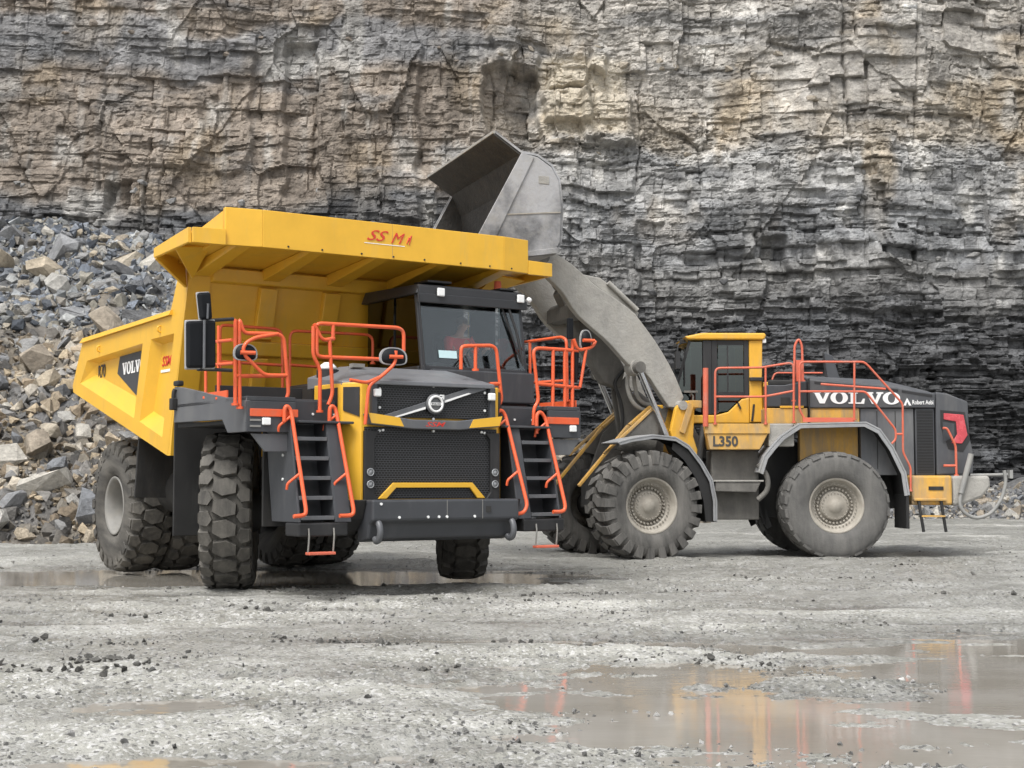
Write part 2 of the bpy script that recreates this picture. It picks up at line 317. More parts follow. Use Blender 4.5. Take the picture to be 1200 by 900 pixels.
FAR_MIRROR = [[(2.15,2.29,3.78),(2.15,2.38,3.78),(2.15,2.38,3.49),(2.15,2.29,3.48)],[(2.15,2.42,3.3),(2.15,2.48,3.3),(2.15,2.45,2.87),(2.15,2.42,2.87)]]
L_RAIL = [[(0.2,1.62,2.54),(0.19,1.62,3.53),(0.14,1.62,3.59),(-0.69,1.62,3.6),(-0.86,1.62,3.63),(-1.23,1.62,3.69),(-1.29,1.62,3.64),(-1.28,1.62,2.57)],[(0.2,1.62,3.05),(-0.69,1.62,3.05),(-0.88,1.62,3.08),(-1.28,1.62,3.16)],[(-0.76,1.62,3.6),(-0.75,1.62,2.54)]]
L_POLE = [[(0.38,1.62,2.49),(0.37,1.62,3.59)]]
L_GATE = [[(-1.31,1.5,2.98),(-1.34,1.5,4.03),(-1.42,1.5,4.17),(-1.48,1.5,4.03),(-1.49,1.5,3.36)]]
L_RAIL2 = [[(-1.49,1.62,2.62),(-1.39,1.62,2.81),(-1.4,1.62,3.65),(-1.45,1.62,3.71),(-2.61,1.62,3.71),(-2.68,1.62,3.66),(-3.34,1.62,2.92),(-3.33,1.62,2.01),(-3.47,1.62,1.72),(-3.46,1.62,1.29)],[(-1.4,1.62,3.15),(-2.64,1.62,3.15),(-3.17,1.62,2.47),(-3.2,1.62,2.41),(-3.2,1.62,2.25),(-3.12,1.62,2.17)],[(-2.44,1.62,3.71),(-2.42,1.62,2.62)],[(-3.2,1.62,2.35),(-3.33,1.62,2.35)],[(-1.8,1.62,3.29),(-3.02,1.62,3.2)]]
L_FARRAIL = [[(-1.5,-1.5,3.59),(-1.56,-1.5,3.73),(-2.56,-1.5,3.73)]]
L_REARHANDLE = [[(-4.16,1.4,2.47),(-4.24,1.4,2.47),(-4.4,1.4,2.13),(-4.4,1.4,1.58)],[(-4.16,1.4,1.76),(-4.39,1.4,1.76)]]
L_HOSE = [[(-4.64,1.55,1.98),(-4.57,1.55,1.66),(-4.43,1.55,1.24),(-4.39,1.55,1.02),(-4.49,1.55,0.86),(-4.72,1.55,0.76),(-5.0,1.55,0.86),(-5.2,1.55,1.13),(-5.29,1.55,1.45),(-5.26,1.55,1.67)]]
L_HOSEARM = [[(-4.71,1.3,1.58),(-5.4,1.3,1.6)]]
ARM = [[(3.75,0.8,5.69),(3.42,0.8,5.55),(3.17,0.8,5.36),(2.87,0.8,5.11),(2.59,0.8,4.96),(2.12,0.8,4.68),(1.89,0.8,4.41),(1.59,0.8,4.04),(1.28,0.8,3.55),(1.11,0.8,3.17),(1.05,0.8,3.03),(1.33,0.8,2.8),(1.54,0.8,3.08),(1.84,0.8,3.5),(1.98,0.8,3.53),(2.16,0.8,3.62),(2.3,0.8,3.73),(2.65,0.8,4.09),(2.96,0.8,4.32),(3.29,0.8,4.58),(3.55,0.8,4.97),(3.82,0.8,5.21),(3.99,0.8,5.4)]]
ARM_BRACKET = [[(3.12,0.7,5.37),(2.69,0.7,5.31),(2.51,0.7,5.19),(2.3,0.7,4.97),(1.89,0.7,4.68),(1.93,0.7,4.58),(2.16,0.7,4.77),(2.55,0.7,4.98)]]
LIFT_CYL = [[(1.9,0.62,3.62),(1.31,0.62,2.31)]]
TILT_PIN = [[(2.01,0.85,3.61)]]
HOSES = [[(2.03,0.35,3.49),(2.05,0.35,3.25),(1.96,0.35,3.0),(1.78,0.35,2.84),(1.52,0.35,2.81)],[(1.88,0.3,3.5),(1.86,0.3,3.25),(1.79,0.3,3.04),(1.65,0.3,2.94),(1.46,0.3,2.93)],[(1.97,0.1,3.64),(2.17,0.1,3.42),(2.2,0.1,3.31),(2.06,0.1,3.01),(2.02,0.1,2.68),(2.06,0.1,2.44)]]
FRAME_EDGE = [[(3.09,0.62,1.43),(2.1,0.62,2.52),(1.65,0.62,2.86)],[(2.67,0.9,1.96),(2.23,0.9,2.3),(1.73,0.9,2.82)]]
TOWER = [[(1.39,0.95,2.3),(1.42,0.95,2.42),(1.31,0.95,2.85),(1.18,0.95,2.99),(0.79,0.95,2.99),(0.77,0.95,2.88),(0.91,0.95,2.84),(0.94,0.95,2.31)]]
STUFF = [[(0.52,1.5,2.3),(0.31,1.5,2.73)]]
# ================================================================ terrain
def rock_mat(name, attr=True, wet=.75):
    m = bpy.data.materials.new(name); m.use_nodes = True; n = m.node_tree.nodes; l = m.node_tree.links; b = n['Principled BSDF']
    tc = n.new('ShaderNodeTexCoord')
    def noise(sc, det, ro=.62):
        q = n.new('ShaderNodeTexNoise'); q.inputs['Scale'].default_value = sc; q.inputs['Detail'].default_value = det; q.inputs['Roughness'].default_value = ro
        l.new(tc.outputs['Object'], q.inputs['Vector']); return q.outputs['Fac']
    if attr:
        a = n.new('ShaderNodeAttribute'); a.attribute_name = 'Col'; base = a.outputs['Color']
    else:
        oi = n.new('ShaderNodeObjectInfo'); cr = n.new('ShaderNodeValToRGB'); l.new(oi.outputs['Random'], cr.inputs[0]); cr.color_ramp.interpolation = 'CONSTANT'
        stops = [(0, (.27, .268, .262)), (.13, (.38, .368, .34)), (.26, (.20, .208, .22)), (.36, (.39, .345, .275)), (.50, (.46, .435, .385)), (.64, (.30, .258, .205)), (.74, (.24, .243, .248)), (.84, (.42, .36, .275)), (.95, (.14, .142, .145))]
        e = cr.color_ramp.elements; e[0].position = 0; e[0].color = (*stops[0][1], 1); e[1].position = stops[1][0]; e[1].color = (*stops[1][1], 1)
        for p, c in stops[2:]: k = e.new(p); k.color = (*c, 1)
        base = cr.outputs[0]
    def mul(c, f, lo, hi, a0=.3, a1=.7):
        g = n.new('ShaderNodeMapRange'); g.inputs[1].default_value = a0; g.inputs[2].default_value = a1; g.inputs[3].default_value = lo; g.inputs[4].default_value = hi; l.new(f, g.inputs[0])
        mx = n.new('ShaderNodeVectorMath'); mx.operation = 'SCALE'; l.new(c, mx.inputs[0]); l.new(g.outputs[0], mx.inputs['Scale']); return mx.outputs[0]
    base = mul(base, noise(2.3, 8), .72, 1.28); base = mul(base, noise(14, 6), .78, 1.22)
    l.new(base, b.inputs['Base Color']); b.inputs['Roughness'].default_value = wet; b.inputs['Specular IOR Level'].default_value = .25
    bp = n.new('ShaderNodeBump'); bp.inputs['Distance'].default_value = .12; bp.inputs['Strength'].default_value = .9; l.new(noise(6, 12, .72), bp.inputs['Height']); l.new(bp.outputs[0], b.inputs['Normal'])
    return m
ROCKA = rock_mat('quarry_rock_strata', True, .85); ROCKO = rock_mat('loose_rock', False, .68)

# ---- cliff: bedded rock face, built as relief (beds, joints, blocks, fracture facets, buttresses)
CX0, CX1, CZ1, ST = -46., 46., 24., .05
cx = np.concatenate([np.arange(CX0, -23.5, .2), np.arange(-23.5, 23.5, ST), np.arange(23.5, CX1, .2)]); cz = np.arange(-.6, CZ1, ST); X, Z = np.meshgrid(cx, cz)
def worley(x, y, s):
    xi = np.floor(x).astype(int); yi = np.floor(y).astype(int); bd_ = np.full(x.shape, 9.); b2 = np.full(x.shape, 9.); dx = np.zeros_like(x); dy = np.zeros_like(x); ida = np.zeros(x.shape, int); idb = np.zeros(x.shape, int)
    for i in (-1, 0, 1):
        for j in (-1, 0, 1):
            a_, c_ = xi+i, yi+j; ex = x-(a_+hsh(a_, c_, s)); ey = y-(c_+hsh(a_, c_, s+1)); d = np.maximum(np.abs(ex), np.abs(ey))*.6+.4*np.sqrt(ex*ex+ey*ey)
            m_ = d < bd_; b2 = np.where(m_, bd_, np.minimum(b2, d)); bd_ = np.where(m_, d, bd_); dx = np.where(m_, ex, dx); dy = np.where(m_, ey, dy); ida = np.where(m_, a_, ida); idb = np.where(m_, c_, idb)
    return dx, dy, ida, idb, b2-bd_
wx = X+.13*fbm(X/1.3, Z/1.3, 3, 401); wz = Z+.10*fbm(X/1.7, Z/1.1, 3, 402)
dipz = Z+.45*fbm(X/9, Z*0+.3, 3, 5)+.16*fbm(X/1.4, Z/2, 3, 6)-.008*X
fx_, fy_, fa, fb_, fe = worley(wx/2.6, wz/3.4, 410)
dipz = dipz+(hsh(fa, fb_, 411)-.5)*.55          # small offsets of the beds from one mass to the next
def beds(lo, seed, scale=1.):
    r = np.random.default_rng(seed); b = [lo]
    while b[-1] < CZ1+4:
        z = b[-1]
        t = (.06, .20) if z < 5.2 else (.09, .30) if z < 8.5 else (.22, .62) if z < 14.6 else (.15, .45) if z < 16 else (.5, 1.5)
        b.append(z+scale*r.uniform(*t)*(.4 if r.random() < .3 else 1))
    return np.array(b)
def block_layer(bd, wf, seed, xwarp):
    i = np.clip(np.searchsorted(bd, dipz)-1, 0, len(bd)-2); th = (bd[1:]-bd[:-1])[i]; zf = (dipz-bd[i])/th
    w = np.clip(th*(wf[0]+(wf[1]-wf[0])*hsh(i, i*0+3, seed)), .3, 5.)
    u = (X+xwarp)/w+hsh(i, i*0, seed+1)*9+1.1*vn(X/(1.8*w), i*1.7, seed+2); k = np.floor(u).astype(int); xf = u-k
    return i, k, th, zf, w, xf
dep = 1.5*fbm(X/8.5, Z/16, 4, 1)+.32*fbm(X/2.3, Z/6, 3, 9)
xw = .45*fbm(X/2.5, Z/1.4, 3, 21)
massive = np.clip(sstep(-.12, .30, fbm(X/4.5, Z/2.6, 3, 41)+.24*sstep(15., 17., Z)-.28*(1-sstep(3, 8, Z))+.34*sstep(2, -4, X)*sstep(12.5, 13.5, Z)-.14*sstep(-1, 3, X)*sstep(6, 8, Z)*(1-sstep(14, 15.5, Z))), 0, 1)
up = sstep(15., 17., dipz); low = 1-sstep(5., 8.5, dipz)
# large masses with their own set-back and lean
dep += (hsh(fa, fb_, 412)-.5)*.42*(1-.5*low)+(fx_*(hsh(fa, fb_, 413)-.5)*.5+fy_*(hsh(fa, fb_, 414)-.6)*.3)
def bricks(x, z, s):
    r_ = np.floor(z+.35*vn(x*.35, z*.2, s+7)).astype(int); dy_ = z+.35*vn(x*.35, z*.2, s+7)-r_; w_ = .6+.9*hsh(r_, r_*0+2, s); u_ = x/w_+hsh(r_, r_*0+5, s)*7+.5*vn(x*.6, r_*1.3, s+8); c_ = np.floor(u_).astype(int); dx_ = u_-c_
    return dx_-.5, dy_-.5, c_, r_, np.minimum(np.minimum(dx_, 1-dx_)*w_, np.minimum(dy_, 1-dy_))
# angular fracture facets on the massive rock
for sc, amp, sd in ((1.15, .42, 420), (.48, .20, 430), (.21, .085, 440)):
    gx_, gy2, ga, gb, ge = bricks(wx/sc/1.1, wz/sc/1.0, sd) if sc > .3 else worley(wx/sc/1.1, wz/sc/.85, sd)
    k_ = massive*.9+.25
    dep += k_*amp*((hsh(ga, gb, sd+2)-.5)*.55+gx_*(hsh(ga, gb, sd+3)-.5)*1.25+gy2*(hsh(ga, gb, sd+4)-.60)*(1.15-.45*sstep(1, -3, X)))
    if sc > .3: dep -= .05*k_*np.exp(-(ge/.03)**2)*(hsh(ga, gb, sd+5) > .55)
i0, k0, th0, zf0, w0, xf0 = block_layer(beds(-2., 5, 2.9), (.8, 2.2), 31, xw)
dep += ((hsh(i0, k0, 4)-.5)*.42+(hsh(i0, i0*0+9, 5)-.5)*.30)*(1-.45*massive)
i1, k1, th1, zf1, w1, xf1 = block_layer(beds(-2., 8), (1.1, 4.2), 51, xw*.6)
soft = (1-.72*massive)*(1-.35*low)
dep += (hsh(i1, k1, 8)-.5)*.30*soft+(hsh(i1, i1*0+2, 9)-.5)*.27*(1-.6*massive)
dep += (xf1-.5)*w1*(hsh(i1, k1, 10)-.5)*.34*soft+(zf1-.5)*th1*(hsh(i1, k1, 11)-.72)*.55*(1-.7*massive)
dj = np.minimum(xf1, 1-xf1)*w1; db = np.minimum(zf1, 1-zf1)*th1
open_ = sstep(-.15, .35, fbm(X/1.3, Z*1.5, 3, 450))
dep -= .11*(hsh(i1, k1, 12) > .6)*soft*np.exp(-(dj/.034)**2)+.15*np.exp(-(db/.032)**2)*(.15+hsh(i1, i1*0+5, 13))*(1-.7*massive)*(.3+open_)
hole = (hsh(i1, k1, 15) > .96)*(th1 > .22)*(dipz > 6.)*(1-massive); dep -= .40*hole
# tall joints that run through many beds
for j in range(20):
    xc = rng.uniform(-25.5, 25.5); za = rng.uniform(3, 17); zb = za+rng.uniform(2.5, 8); wd = rng.uniform(.035, .10)
    d = np.abs(X-xc-.28*fbm(Z/1.1, Z*0+j, 4, 60)-.05*(Z-za)*rng.uniform(-1, 1)); dep -= rng.uniform(.15, .42)*np.exp(-(d/wd)**1.5)*sstep(za-.5, za, Z)*(1-sstep(zb, zb+.8, Z))
# ledge of broken rock, and chosen blocks and hollows
lx = sstep(-1.5, 1.0, X)*(1-.35*sstep(9, 16, X))
dep -= .9*lx*sstep(15.0, 16.6, dipz+.5*fbm(X/3, Z*0, 3, 70))
def bump(x0, x1, z0, z1, d, e=.10):
    global dep
    n1 = .35*fbm(Z*1.1, X*0+d, 3, 71); n2 = .3*fbm(X*1.1, Z*0+d, 3, 72)
    dep = dep+d*sstep(x0-e, x0+e, X+n1)*(1-sstep(x1-e, x1+e, X+n1))*sstep(z0-e, z0+e, Z+n2)*(1-sstep(z1-e, z1+e, Z+n2))
for a in [(1.4, 3.4, 17.0, 18.4, .9), (1.6, 3.2, 18.5, 19.5, .8), (3.1, 5.2, 16.1, 18.4, .75), (3.3, 4.0, 19.3, 20.4, .7), (-1.2, 1.1, 15.6, 19.2, -.9), (-.9, 1.0, 19.3, 21., .5), (-16.9, -15.9, 12.4, 14.0, -.9),
          (-17.6, -13.2, 14.6, 17.5, .35), (10.7, 11.7, 9.2, 11.8, -.7), (7.4, 10.4, 11., 13.4, .35), (-9.8, -8.4, 13.5, 20.5, -.7), (-5.6, -4.0, 12.5, 20.5, .55), (-12.4, -11.2, 14.5, 20.5, .4), (13.6, 17., 8.6, 12.0, .4), (3., 5., 8.2, 11.6, .35), (5.4, 6.6, 7.5, 12.6, -.4), (-19.5, -17.8, 12.2, 13.6, .3)]: bump(*a)
rub = sstep(14.6, 15.4, dipz)*(1-sstep(16.4, 17.0, dipz))*lx
dep += .12*fbm(X*1.3, Z*2.0, 3, 80)+(.075+.22*rub)*fbm(X*3.1, Z*4.6, 4, 81, .62)+(.035+.06*rub)*fbm(X*9, Z*12, 2, 82)
dep += .15*low*fbm(X*.8, Z*8, 4, 83)
big = 1.5*fbm(X/8.5, Z/16, 4, 1); dep = big+(dep-big)*(.80-.10*sstep(0, -5, X))
CY0 = 60.0
Yc = CY0+.09*Z-dep-2.0*sstep(-4, -22, X)
# colour of the beds
def c3(*c): return np.array(c)[None, None, :]
def mixc(a, b, t): return a*(1-t[..., None])+b*t[..., None]
zc = dipz+.9*fbm(X/3, Z/3, 3, 101)
dark = c3(.050, .051, .053); shale = c3(.088, .089, .092); blue = c3(.165, .172, .182); gry = c3(.265, .262, .255); tan = c3(.345, .31, .262); brn = c3(.225, .192, .160); och = c3(.31, .24, .15)
o1 = np.ones_like(X)[..., None]
Rr = dark*o1
Rr = mixc(Rr, shale, sstep(4.5, 7.5, zc)); Rr = mixc(Rr, gry*.72, sstep(7.8, 10.2, zc)); Rr = mixc(Rr, gry*1.1, sstep(10.6, 12.2, zc)); Rr = mixc(Rr, blue, sstep(10.5, 11.5, zc)*(1-sstep(13.2, 14.2, zc))*.6)
Rr = mixc(Rr, tan, sstep(15.3, 16.4, zc)); Rr = mixc(Rr, gry*1.2, sstep(17, 18.5, zc)*.5)
Ll = shale*o1
Ll = mixc(Ll, gry*.8, sstep(8, 11, zc)); Ll = mixc(Ll, shale*1.1, sstep(11.2, 11.8, zc)*(1-sstep(12.6, 13.2, zc))); Ll = mixc(Ll, brn*1.05, sstep(12.6, 13.6, zc)); Ll = mixc(Ll, blue*1.15, sstep(18.6, 19.4, zc)*(1-sstep(20.6, 21.2, zc))*.75)
Cc = mixc(Ll, Rr, sstep(-2.5, 2.5, X+1.5*fbm(X/4, Z/2, 2, 102)))
Cc = mixc(Cc, och, sstep(.12, .5, fbm(X/2.2, Z/3.2, 4, 103))*sstep(11., 15., zc)*(.30+.25*sstep(-3, 3, X)))
Cc = mixc(Cc, c3(.48, .465, .435), sstep(.12, .48, fbm(X/1.1, Z/2.2, 4, 104))*sstep(8, 12, zc)*.62)
Cc = mixc(Cc, blue*.75, sstep(.15, .5, fbm(X/3.5, Z/.8, 4, 105))*.5)
mixb = (1-massive)[..., None]
Cc = Cc*(1+(hsh(i1, k1, 16)-.5)[..., None]*.62*(.35+.65*mixb))*(.84+.32*hsh(fa, fb_, 17))[..., None]*(1+(hsh(ga, gb, 19)-.5)*.22)[..., None]*(1+.5*fbm(X*1.9, Z*2.4, 4, 108))[..., None]
strk = sstep(.12, .5, fbm(X*2.2, Z/5., 3, 106)); Cc = mixc(Cc, c3(.40, .39, .37), strk*.22*sstep(7, 11, zc))
pal_ = sstep(1.0, 1.6, X+.3*fbm(Z, X*0, 2, 112))*(1-sstep(4.4, 5.4, X))*sstep(16.2, 16.8, Z)*(1-sstep(19.6, 20.2, Z)); Cc = mixc(Cc, c3(.47, .42, .335)*(.8+.4*hsh(i0, k0, 18))[..., None], pal_*.7)
stain = sstep(.05, .4, fbm(X*.75, Z/9, 3, 113))*(1-sstep(-3, 2, X))*sstep(12, 13.5, Z); Cc = Cc*(1-.42*stain)[..., None]
Cc = np.clip(Cc, .02, .6)
cliff = tag(grid_mesh('cliff', X, Yc, Z, ROCKA, Cc, smooth=False), 'tall bedded quarry rock face, tan above and dark grey shale below', 'cliff', kind='structure')

def cliff_y(x, z):
    return float(Yc[int(np.clip((z+.6)/ST, 0, len(cz)-1)), int(np.clip(np.searchsorted(cx, x), 0, len(cx)-1))])

# ---- angular rocks (shared shapes)
def rock_mesh(name, seed, n=18, flat=.7, cube=.5):
    r = random.Random(seed); bm = bmesh.new()
    for k in range(n):
        p = Vector((r.gauss(0, 1), r.gauss(0, 1), r.gauss(0, 1))).normalized()
        q = Vector([max(-1, min(1, c*1.55)) for c in p]); p = p.lerp(q, cube)*r.uniform(.82, 1.06)
        bm.verts.new((p.x*.5*r.uniform(.9, 1.1), p.y*.5*.8, p.z*.5*flat))
    h = bmesh.ops.convex_hull(bm, input=bm.verts[:]); bmesh.ops.delete(bm, geom=[e for e in h['geom_interior'] if isinstance(e, bmesh.types.BMVert)], context='VERTS')
    bmesh.ops.dissolve_limit(bm, angle_limit=R(14), verts=bm.verts[:], edges=bm.edges[:])
    me = bpy.data.meshes.new(name); bm.to_mesh(me); bm.free(); return me
ROCKS = [rock_mesh('rock', s, 15+s % 9, .5+.07*(s % 6), .3+.1*(s % 5)) for s in range(18)]
for me in ROCKS: me.materials.append(ROCKO)
ROCK_NP = []
for s in range(10):
    me = rock_mesh('chip', 100+s, 9, .6+.06*(s % 5)); bm = bmesh.new(); bm.from_mesh(me); bmesh.ops.triangulate(bm, faces=bm.faces[:]); bm.to_mesh(me); bm.free()
    v = np.array([tuple(q.co) for q in me.vertices]); f = np.array([tuple(p.vertices) for p in me.polygons]); ROCK_NP.append((v, f)); bpy.data.meshes.remove(me)
def scatter_mesh(name, pos, size, cols, m, parent, seed, flat=1.):
    r = np.random.default_rng(seed); VV, FF, CC = [], [], []; base = 0
    which = r.integers(0, len(ROCK_NP), len(pos))
    for s, (v, f) in enumerate(ROCK_NP):
        idx = np.nonzero(which == s)[0]
        if not len(idx): continue
        q = r.normal(size=(len(idx), 4)); q /= np.linalg.norm(q, axis=1)[:, None]; w, x, y, z = q.T
        M = np.stack([np.stack([1-2*(y*y+z*z), 2*(x*y-z*w), 2*(x*z+y*w)], -1), np.stack([2*(x*y+z*w), 1-2*(x*x+z*z), 2*(y*z-x*w)], -1), np.stack([2*(x*z-y*w), 2*(y*z+x*w), 1-2*(x*x+y*y)], -1)], 1)
        vv = np.einsum('nij,vj->nvi', M, v)*size[idx][:, None, None]; vv[..., 2] *= flat; vv += pos[idx][:, None, :]
        VV.append(vv.reshape(-1, 3)); FF.append((f[None]+(base+np.arange(len(idx))*len(v))[:, None, None]).reshape(-1, 3)); CC.append(np.repeat(cols[idx], len(v), 0)); base += len(idx)*len(v)
    V = np.concatenate(VV); F = np.concatenate(FF); Cc_ = np.concatenate(CC)
    me = bpy.data.meshes.new(name); me.vertices.add(len(V)); me.vertices.foreach_set('co', V.astype(np.float32).ravel()); me.loops.add(F.size); me.loops.foreach_set('vertex_index', F.ravel().astype(np.int32))
    me.polygons.add(len(F)); me.polygons.foreach_set('loop_start', np.arange(0, F.size, 3, dtype=np.int32)); me.polygons.foreach_set('use_smooth', np.zeros(len(F), bool)); me.update(calc_edges=True)
    a = me.color_attributes.new('Col', 'FLOAT_COLOR', 'POINT'); a.data.foreach_set('color', np.concatenate([Cc_, np.ones((len(V), 1))], 1).astype(np.float32).ravel())
    me.materials.append(m); o = bpy.data.objects.new(name, me); COL.objects.link(o); o.parent = parent; o['kind'] = 'stuff'; return o
PAL = np.array([(.27, .268, .262), (.38, .368, .34), (.20, .208, .22), (.37, .325, .26), (.46, .435, .385), (.30, .258, .205), (.24, .243, .248), (.13, .132, .135), (.40, .35, .27)])
def put_rock(parent, name, p, sz, k, r, lay=False):
    o = bpy.data.objects.new(name, ROCKS[k % len(ROCKS)]); COL.objects.link(o); o.parent = parent; o.location = p
    o.scale = (sz*r.uniform(.85, 1.35), sz*r.uniform(.8, 1.15), sz*r.uniform(.7, 1.05))
    o.rotation_euler = (r.uniform(-.25, .25), r.uniform(-.25, .25), r.uniform(0, 6.28)) if lay else (r.uniform(-.9, .9), r.uniform(-.9, .9), r.uniform(0, 6.28))
    return o

# loose blocks sitting proud in the face and on its ledges
BLOCKM = [mat('ledge_block_tan', (.33, .29, .235), .85, var=.3, scale=5, bump=.08, bscale=7), mat('ledge_block_brown', (.225, .192, .16), .85, var=.3, scale=5, bump=.08, bscale=7), mat('ledge_block_grey', (.25, .247, .24), .85, var=.3, scale=5, bump=.08, bscale=7), mat('ledge_block_shale', (.085, .086, .088), .85, var=.3, scale=5, bump=.08, bscale=7)]
rr_ = random.Random(5); n_ = 0
while n_ < 130:
    x = rr_.uniform(-21, 21.5); z = rr_.uniform(5.5, 21.0)
    if rr_.random() > (.25 if z < 8 else .6): continue
    s = rr_.uniform(.22, .62); o = put_rock(cliff, 'rock_block', (x, cliff_y(x, z)+s*.16, z), s, rr_.randrange(18), rr_, True); n_ += 1
    o.material_slots[0].link = 'OBJECT'; o.material_slots[0].material = BLOCKM[(0 if x > -2 else 1) if z > 14.8 else (2 if z > 10 else 3)]

# ---- rubble slope of blasted rock, left and behind the machines
def pile_h(x, y):
    zc_ = np.interp(x, [-40, -17, -11, -7, -3, 0, 3, 6, 9], [12., 11.2, 10.2, 8.8, 6.4, 4.3, 2.9, 1.3, -.3]); yf = np.interp(x, [-40, -9, -3, 3, 9], [32.5, 33., 39., 45.5, 52.])
    s = np.clip((y-yf)/(54.5-yf), -.2, 1.0)
    h = zc_*np.sign(s)*np.abs(s)**.88
    w = sstep(0, .06, s)*(1-.6*sstep(.9, 1, s))
    return h+w*(1.0*fbm(x/4.5, y/4.5, 3, 200)+.45*fbm(x/1.5, y/1.5, 3, 201))-.05-1.2*sstep(6.2, 8., x)
gx = np.arange(-46, 10, .16); gy = np.arange(30, 59.5, .16); PX, PY = np.meshgrid(gx, gy); PZ = pile_h(PX, PY)
t = fbm(PX/3, PY/3, 4, 210); pc = mixc(c3(.13, .13, .132)*np.ones_like(PX)[..., None], c3(.20, .175, .14), sstep(-.1, .4, t+(6-PZ)*.05)); pc *= (.75+.5*(vn(PX*3, PY*3, 211)+.5))[..., None]
PZ2 = PZ+.10*fbm(PX*2.2, PY*2.2, 3, 212)
pile = tag(grid_mesh('rubble_slope', PX, PY, PZ2, ROCKA, pc, smooth=False), 'long slope of blasted grey and tan rock below the quarry face', 'rubble slope', kind='structure')
rr_ = random.Random(9); placed = []; tries = 0
while len(placed) < 300 and tries < 60000:
    tries += 1
    y = 32.5+20.5*rr_.random(); x = rr_.uniform(-20.5, -6.5) if rr_.random() < .86 else rr_.uniform(-6, 6.)
    h = float(pile_h(np.array([x]), np.array([y]))[0])
    if h < -.02 or abs(x/y) > .365: continue
    s = min(1.3, .40+.24*rr_.expovariate(1.0)) if len(placed) > 40 else rr_.uniform(.85, 1.25)
    if any((x-a)**2+(y-b)**2 < (.40*(s+c))**2 for a, b, c in placed): continue
    placed.append((x, y, s)); put_rock(pile, 'rock', (x, y, h+s*.14), s, rr_.randrange(18), rr_)
r2 = np.random.default_rng(3); N = 15000
N = 24000; sx = np.where(r2.random(N) < .80, r2.uniform(-21, -5.5, N), r2.uniform(-6, 9, N)); sy = 31.6+22.5*r2.random(N)**1.1; sh = pile_h(sx, sy)
ok = (sh > -.04) & (np.abs(sx/sy) < .42); sx, sy, sh = sx[ok], sy[ok], sh[ok]; ss = np.clip(.07+.14*r2.exponential(1., len(sx)), .06, .6)
cc = PAL[r2.integers(0, len(PAL), len(sx))]*r2.uniform(.75, 1.2, (len(sx), 1))
band = fbm(sx/3, sy/2.2, 3, 220); cc = np.where((band > .22)[:, None], cc*.55, cc); cc = np.where((sh > 6.)[:, None], cc*np.array([[.80, .86, .95]]), cc*np.array([[1.06, 1.0, .92]]))
scatter_mesh('rubble', np.stack([sx, sy, sh+ss*.15], 1), ss, cc, ROCKA, pile, 4)

# ---- low bank of fallen rock along the foot of the face (right)
def bank_h(x, y):
    top = np.interp(x, [5, 8, 12, 16, 18, 21, 30], [.2, .7, .6, .6, .9, 1.3, 1.6])+.5*fbm(x/2.5, y*0, 3, 230); s = np.clip((y-54.)/(4.5), -.2, 1)
    return top*s+.12*fbm(x*1.2, y*1.2, 2, 231)-.06
bx_, by_ = np.meshgrid(np.arange(5, 46, .2), np.arange(53, 60.5, .2)); bz_ = bank_h(bx_, by_)
bc = c3(.13, .13, .13)*(.8+.5*(vn(bx_*3, by_*3, 233)+.5))[..., None]
bank = tag(grid_mesh('talus_bank', bx_, by_, bz_, ROCKA, bc, smooth=False), 'low bank of dark broken stone along the foot of the face', 'rubble bank', kind='structure')
for k in range(60):
    x = rr_.uniform(7, 22.); y = rr_.uniform(54, 57.5); s = rr_.uniform(.25, .6); put_rock(bank, 'rock', (x, y, float(bank_h(np.array([x]), np.array([y]))[0])+s*.1), s, rr_.randrange(18), rr_)
N = 3200; sx = r2.uniform(6, 25, N); sy = r2.uniform(53.2, 58.5, N); sh = bank_h(sx, sy); ok = sh > -.05; sx, sy, sh = sx[ok], sy[ok], sh[ok]; ss = .08+.10*r2.exponential(1, len(sx))
scatter_mesh('rubble', np.stack([sx, sy, sh+ss*.2], 1), ss, PAL[r2.integers(0, 8, len(sx))]*.8, ROCKA, bank, 6)

